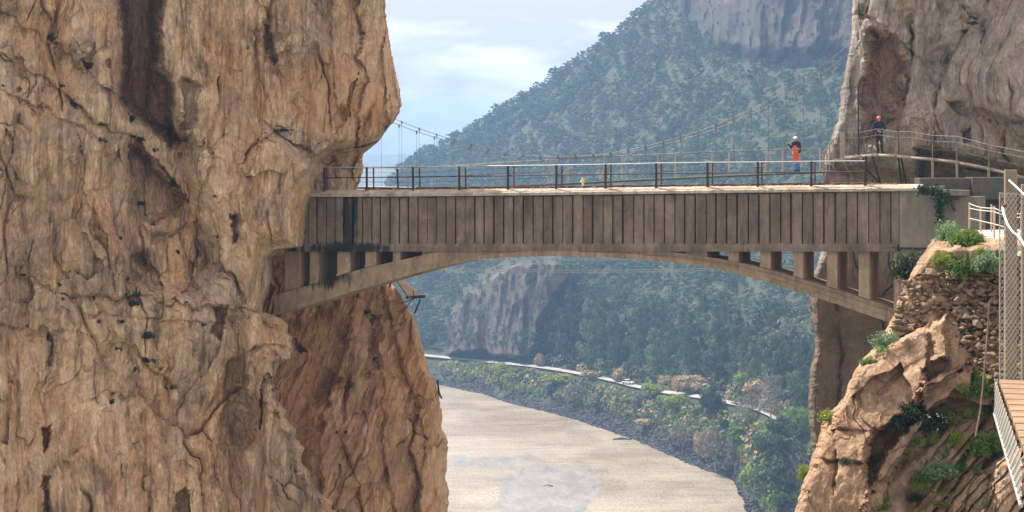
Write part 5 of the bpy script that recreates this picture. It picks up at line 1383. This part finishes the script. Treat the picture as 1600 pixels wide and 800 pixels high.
# foreground plants
FG = [('blue', 1480, 384, 42, 36, 'pale blue green bush left of the gravel path'), ('green', 1503, 392, 38, 36, 'green bush in front of the path corner'), ('green', 1521, 386, 26, 28, 'dark green tuft right beside the path corner'), ('bright', 1531, 396, 16, 12, 'tiny plant with yellow flowers under the path edge'),
      ('green', 1506, 432, 40, 44, 'upright green bush on top of the stone wall'), ('blue', 1540, 424, 34, 34, 'feathery green bush on the stone wall near the mesh fence'), ('bright', 1471, 416, 26, 24, 'yellowish green plant left of the stone wall top'), ('olive', 1484, 438, 26, 26, 'flowering yellow plant at the top of the stone wall'), ('green', 1580, 404, 24, 22, 'green bush behind the mesh fence'),
      ('blue', 1382, 548, 34, 32, 'blue green bush on the edge of the big slab'), ('green', 1354, 572, 22, 16, 'small green bush lower on the edge of the big slab'), ('green', 1408, 492, 20, 20, 'green tuft at the left foot of the stone wall'), ('bright', 1399, 512, 12, 22, 'yellow flowering stalk at the left foot of the stone wall'),
      ('bright', 1296, 660, 26, 22, 'yellow flowering bush on the left rim of the slab'), ('bright', 1260, 748, 24, 26, 'yellow green bush low on the left rim of the slab'), ('dark', 1319, 724, 18, 14, 'dark tuft in the cracks of the lowest slab'), ('dark', 1302, 758, 6, 10, 'tiny dark tuft under the slab crack'), ('green', 1369, 724, 16, 18, 'green tuft where the slab meets the dark cleft'),
      ('dark', 1448, 672, 44, 36, 'dark round bush with pale flowers in the cleft'), ('dark', 1395, 668, 34, 30, 'dark bush deep in the cleft'), ('dark', 1415, 650, 30, 24, 'dark bush at the upper end of the cleft'), ('green', 1525, 618, 32, 40, 'tall green bush below the stone wall'), ('bright', 1508, 622, 18, 26, 'yellow flowering plant left of the tall green bush'),
      ('green', 1541, 712, 46, 44, 'large round green bush below the near walkway'), ('bright', 1512, 652, 22, 20, 'small bright plant under the tall green bush'), ('bright', 1456, 692, 18, 22, 'bright green sprig below the pale flowered bush'), ('blue', 1465, 748, 44, 34, 'feathery pale green bush on the lower ledges'), ('green', 1440, 752, 30, 22, 'green bush left of the feathery one'),
      ('green', 1496, 738, 24, 26, 'green plant right of the feathery bush'), ('bright', 1432, 764, 20, 16, 'low green tuft on the lit ledge'), ('bright', 1384, 796, 16, 14, 'small tuft at the very bottom of the lit ledges'), ('bright', 1490, 692, 20, 22, 'sprig of bright leaves beside the hanging rope end'), ('dark', 1430, 782, 22, 14, 'dark tuft in the lowest ledge shadow'), ('olive', 1480, 668, 20, 26, 'olive sprig with yellow flowers near the rope end'), ('dark', 1424, 440, 46, 50, 'dark shaded bush between the abutment and the stone wall'), ('bright', 1470, 790, 26, 12, 'grass tuft along the lowest lit ledge')]
yflower = simple_mat('yellow_petals', (.75, .50, .04), (.8, .6, .08), 5, .7, 0, 0)
wflower = simple_mat('white_petals', (.6, .62, .6), (.7, .72, .7), 5, .7, 0, 0)
for i, (k, x, y, w_, h, lab) in enumerate(FG):
    loc, nr = hit(slope_o, x, y - h * .3, 64)
    loc = loc - Vector((0, .25, h * .45 / F * loc.y))
    o = plant('bush', x, y, w_ * 1.35, h * 1.3, bmesh_for(k, 700 + i, .024, 26, 90 if w_ > 20 else 40, aspect=2.6, up=.9), lab, 'bush', None, loc)
    if 'flower' in lab and w_ > 20:
        r = np.random.default_rng(900 + i); cp = clump_pts(r, (0, 0, .5), (.5, .5, .48), 60 if w_ > 20 else 20); V, Fq = quads(cp, 0, .03, 1, r)
        f_ = mesh_np('flowers', V, Fq, wflower if 'pale' in lab else yflower, o, smooth=False); f_['kind'] = 'stuff'
# ivy over the abutment
iv = np.random.default_rng(44); cp = []
for (x, y, r_x, r_y, n_) in [(1450, 298, 12, 6, 110), (1470, 308, 10, 12, 130), (1466, 328, 5, 18, 120), (1470, 345, 3, 12, 60), (1440, 296, 5, 4, 40)]:
    for _ in range(n_):
        a = iv.normal(size=2) * .5; q = P(x + a[0] * r_x * 1.4, y + a[1] * r_y * 1.4, 85.3 - iv.uniform(0, .22)); cp.append(tuple(q))
V, Fq = quads(np.array(cp), 0, .07, 1, iv); o = mesh_np('ivy', V, Fq, greens['dark'], smooth=False); tag(o, 'dark ivy hanging over the corner of the abutment', 'plant')
# tufts of grass on the rocks
Vs, Fs, k = [], [], 0; rg_ = np.random.default_rng(88)
for i in range(1100):
    x = rg_.uniform(1250, 1560); y = rg_.uniform(400, 800)
    if poly_sd(np.array([x]), np.array([y]), [(1500, 600), (1560, 600), (1520, 720), (1400, 860), (1340, 860), (1400, 740), (1450, 650)])[0] < 0 and rg_.random() < .8: continue
    loc, nr = hit(slope_o, x, y, 63)
    if nr.z < .25: continue
    cp = clump_pts(rg_, (0, 0, .07), (.16, .16, .10), 16); V, Fq = quads(cp[:, :3] + np.array(loc), 0, .045, 2.4, rg_, 1.2); Vs.append(V); Fs.append(Fq + k); k += len(V)
o = mesh_np('grass', np.concatenate(Vs), np.concatenate(Fs), greens['green'], smooth=False); tag(o, 'short grass growing on the lit ledges of the foreground rocks', None, None, 'stuff')
# ------------------------------------------------------------------ people
def blob(parts, name, mat, parent, voxel=.012, smooth_it=4):
    """union of tapered limbs and ellipsoids grown into one continuous skin"""
    bm = bmesh.new()
    for p_ in parts:
        if p_[0] == 'e':
            _, c0, r3 = p_[:3]; res = bmesh.ops.create_icosphere(bm, subdivisions=3, radius=1)
            M = Matrix.Translation(Vector(c0)) @ Matrix.Diagonal((*r3, 1)); bmesh.ops.transform(bm, matrix=M, verts=res['verts'])
        else:
            _, pts, rr = p_; mb = MB(); mb.tube(pts, rr, 14)
            vs_ = [bm.verts.new(v) for v in mb.V]
            for f in mb.F: bm.faces.new([vs_[i] for i in f])
            for q, r0 in zip(pts, rr):
                res = bmesh.ops.create_icosphere(bm, subdivisions=2, radius=r0 * .995); bmesh.ops.translate(bm, verts=res['verts'], vec=Vector(q))
    me = bpy.data.meshes.new(name); bm.to_mesh(me); bm.free()
    o = bpy.data.objects.new(name, me); C.objects.link(o)
    m_ = o.modifiers.new('r', 'REMESH'); m_.mode = 'VOXEL'; m_.voxel_size = voxel; m_.use_smooth_shade = True
    s_ = o.modifiers.new('s', 'SMOOTH'); s_.iterations = smooth_it; s_.factor = .5
    dg = bpy.context.evaluated_depsgraph_get(); dg.update()
    nm = bpy.data.meshes.new_from_object(o.evaluated_get(dg)); nm.name = name
    o.modifiers.clear(); o.data = nm; nm.materials.clear(); nm.materials.append(mat)
    o.parent = parent
    return o
def hand(wr, el, curl=.5, side=1, up=(0, 0, 1)):
    """palm and five bent fingers continuing the forearm"""
    d = (Vector(wr) - Vector(el)).normalized(); a = d.cross(Vector(up)).normalized() if abs(d.dot(Vector(up))) < .95 else Vector((1, 0, 0)); n_ = a.cross(d)
    w = Vector(wr); ps = [('l', [w, w + d * .05, w + d * .085], [.026, .034, .032])]
    for k, L in enumerate((.062, .072, .068, .052)):
        b0 = w + d * .085 + a * (k - 1.5) * .019; d1 = (d - n_ * curl * .5).normalized(); d2 = (d - n_ * curl * 1.6).normalized()
        ps.append(('l', [b0, b0 + d1 * L * .55, b0 + d1 * L * .55 + d2 * L * .45], [.0095, .0085, .007]))
    t0 = w + d * .03 - a * .026 * side; t1 = (d * .7 - a * .7 * side).normalized()
    ps.append(('l', [t0, t0 + t1 * .035, t0 + t1 * .035 + (t1 + d).normalized() * .03], [.012, .010, .008]))
    return ps
skin = simple_mat('skin', (.42, .24, .17), (.50, .30, .21), 8, .6, 0, 0); cloth_o = simple_mat('orange_fabric', (.62, .10, .025), (.74, .15, .045), 9, .85, 0, .3, .01)
cloth_n = simple_mat('dark_navy_fabric', (.018, .022, .040), (.030, .036, .060), 9, .9, 0, .3, .01); cloth_t = simple_mat('dark_trouser_fabric', (.022, .026, .034), (.036, .040, .050), 9, .9, 0, .3, .01)
cloth_b = simple_mat('blue_fabric', (.03, .12, .40), (.05, .17, .5), 9, .85, 0, .3, .01); hel_w = simple_mat('white_helmet', (.75, .76, .76), (.8, .8, .8), 6, .35, 0, 0); hel_o = simple_mat('orange_helmet', (.80, .13, .03), (.86, .17, .05), 6, .35, 0, 0); hair_m = simple_mat('dark_hair', (.03, .02, .015), (.05, .035, .025), 20, .8, 0, .3, .01)

def person(J, cols, label, loc, rz, scale):
    root = empty('person'); g = {k: Vector(v) for k, v in J.items()}
    def limb(keys, rr, k=0): return ('l', [g[x] for x in keys], [r + k for r in rr])
    def torso(k=0): return [('l', [g['pel'], (g['pel'] + g['chest']) / 2, g['chest']], [.125 + k, .115 + k, .135 + k]), ('e', g['chest'] + Vector((0, 0, .03)), (.175 + k, .115 + k, .15 + k)), ('e', g['pel'], (.155 + k, .12 + k, .12 + k)), ('l', [g['shl'], g['neck'], g['shr']], [.062 + k, .07 + k, .062 + k])]
    arms = lambda k=0: [limb(['shl', 'ell', 'wrl'], [.055, .043, .030], k), limb(['shr', 'elr', 'wrr'], [.055, .043, .030], k)]
    legs = lambda k=0: [limb(['hil', 'knl', 'anl'], [.088, .060, .042], k), limb(['hir', 'knr', 'anr'], [.088, .060, .042], k)]
    feet = lambda k=0: [('l', [g['anl'] - Vector((0, 0, .045)), g['tol']], [.042 + k, .036 + k]), ('l', [g['anr'] - Vector((0, 0, .045)), g['tor']], [.042 + k, .036 + k])]
    h = g['head']; f = (g['face'] - h).normalized(); sd_ = f.cross(Vector((0, 0, 1))).normalized()
    headp = [('e', h, (.078, .092, .112)), ('e', h + f * .03 - Vector((0, 0, .06)), (.055, .06, .05)), ('l', [g['neck'], h - Vector((0, 0, .07))], [.055, .052]), ('e', h + f * .098 - Vector((0, 0, .012)), (.014, .014, .024)),
             ('e', h + sd_ * .08, (.012, .016, .03)), ('e', h - sd_ * .08, (.012, .016, .03)), ('e', h + f * .088 - Vector((0, 0, .055)), (.024, .012, .008))]
    blob(headp + torso() + arms() + legs() + feet() + hand(g['wrl'], g['ell'], .5, 1) + hand(g['wrr'], g['elr'], .6, -1), 'body', skin, root, .011, 2)
    for s_ in (1, -1):
        mb = MB(); e0 = h + f * .083 + sd_ * .03 * s_ + Vector((0, 0, .01)); mb.tube([e0 - sd_ * .010, e0 + sd_ * .010], [.008, .008], 8); mb.build('eye', hair_m, root, True)
    blob(torso(.014) + arms(.013), 'jacket', cols['top'], root, .012)
    hb_ = []
    if cols.get('bib'):
        b = Vector((0, 0, 0)) + f * .035
        blob([('e', g['chest'] + f * .045 - Vector((0, 0, .06)), (.172, .128, .19)), ('l', [g['pel'], (g['pel'] + g['chest']) / 2], [.148, .138]), ('e', g['pel'], (.178, .14, .14)),
              ('l', [g['chest'] + sd_ * .09 + f * .11, g['shl'] * .62 + g['neck'] * .38 + Vector((0, 0, .06)), g['chest'] + sd_ * .05 - f * .10], [.026] * 3), ('l', [g['chest'] - sd_ * .09 + f * .11, g['shr'] * .62 + g['neck'] * .38 + Vector((0, 0, .06)), g['chest'] - sd_ * .05 - f * .10], [.026] * 3),
              limb(['hil', 'knl'], [.105, .078]), limb(['hir', 'knr'], [.105, .078])], 'overalls', cols['leg'], root, .012)
        for s_, a, k in (('l', 'anl', 'knl'), ('r', 'anr', 'knr')):
            blob([('l', [g[k] * .75 + g[a] * .25, g[a]], [.068, .054])], 'gaiter', cols['low'], root, .012)
    else:
        blob([('e', g['pel'] - Vector((0, 0, .05)), (.172, .135, .12)), limb(['hil', 'knl', 'anl'], [.102, .076, .062]), limb(['hir', 'knr', 'anr'], [.102, .076, .062])], 'trousers', cols['leg'], root, .012)
    for s_, a in (('l', 'anl'), ('r', 'anr')):
        blob([('l', [g[a] - Vector((0, 0, .01)), g[a] - Vector((0, 0, .05)), g['to' + s_]], [.052, .055, .046])], 'boot', cols['boot'], root, .012)
    bm = bmesh.new(); res = bmesh.ops.create_uvsphere(bm, u_segments=24, v_segments=16, radius=1)
    for v in bm.verts:
        if v.co.z < 0: v.co.z *= .12; v.co.x *= 1.12; v.co.y *= 1.14
    bmesh.ops.transform(bm, matrix=Matrix.Translation(h + Vector((0, 0, .045))) @ Matrix.Diagonal((.108, .128, .105, 1)), verts=bm.verts)
    me = bpy.data.meshes.new('helmet'); bm.to_mesh(me); bm.free(); me.materials.append(cols['helmet'])
    for p_ in me.polygons: p_.use_smooth = True
    o = bpy.data.objects.new('helmet', me); C.objects.link(o); o.parent = root
    root.location = loc; root.rotation_euler = (0, 0, rz); root.scale = (scale,) * 3
    tag(root, label, 'person', 'workers in helmets'); return root
# local frame: x to the viewer's right, y away from the viewer, z up
J1 = dict(head=(-.02, 0, 1.62), face=(-.6, -.5, 1.60), neck=(0, 0, 1.47), chest=(0, 0, 1.24), pel=(.0, 0, .95), shl=(-.17, -.04, 1.42), shr=(.17, .04, 1.42),
          ell=(-.26, -.18, 1.20), wrl=(-.40, -.20, 1.38), elr=(.24, .02, 1.14), wrr=(.15, -.12, .94), hil=(-.08, -.02, .90), hir=(.08, .02, .90), knl=(-.05, -.06, .49), knr=(.09, -.02, .50), anl=(.03, -.02, .09), anr=(.17, .06, .11), tol=(-.09, -.12, .045), tor=(.06, -.04, .05))
# footbridge is seen edge-on from almost its own height: stand him on its deck
q1 = sp(1237, float(sdk(1237)), .6) + Vector((0, 0, .0)); s1_ = .985
person(J1, dict(top=cloth_n, leg=cloth_o, low=cloth_b, boot=cloth_t, helmet=hel_w, bib=True), 'worker in white helmet and orange overalls raising a hand on the suspension footbridge', q1, 0, s1_)
J2 = dict(head=(.0, -.03, 1.60), face=(.15, -1, 1.50), neck=(0, 0, 1.47), chest=(0, 0, 1.24), pel=(.02, 0, .95), shl=(-.19, 0, 1.41), shr=(.19, 0, 1.41),
          ell=(-.30, -.06, 1.16), wrl=(-.10, -.20, 1.06), elr=(.29, -.06, 1.15), wrr=(.08, -.21, 1.03), hil=(-.08, 0, .90), hir=(.10, 0, .90), knl=(-.08, -.03, .49), knr=(.13, -.03, .49), anl=(-.04, 0, .09), anr=(.17, .0, .09), tol=(-.08, -.15, .045), tor=(.22, -.14, .045))
person(J2, dict(top=cloth_n, leg=cloth_t, boot=cloth_t, helmet=hel_o), 'worker in orange helmet and dark clothes with hands together on the cliff walkway', P(1373, 239.3, 93.4), 0, 1.80 / 1.74)
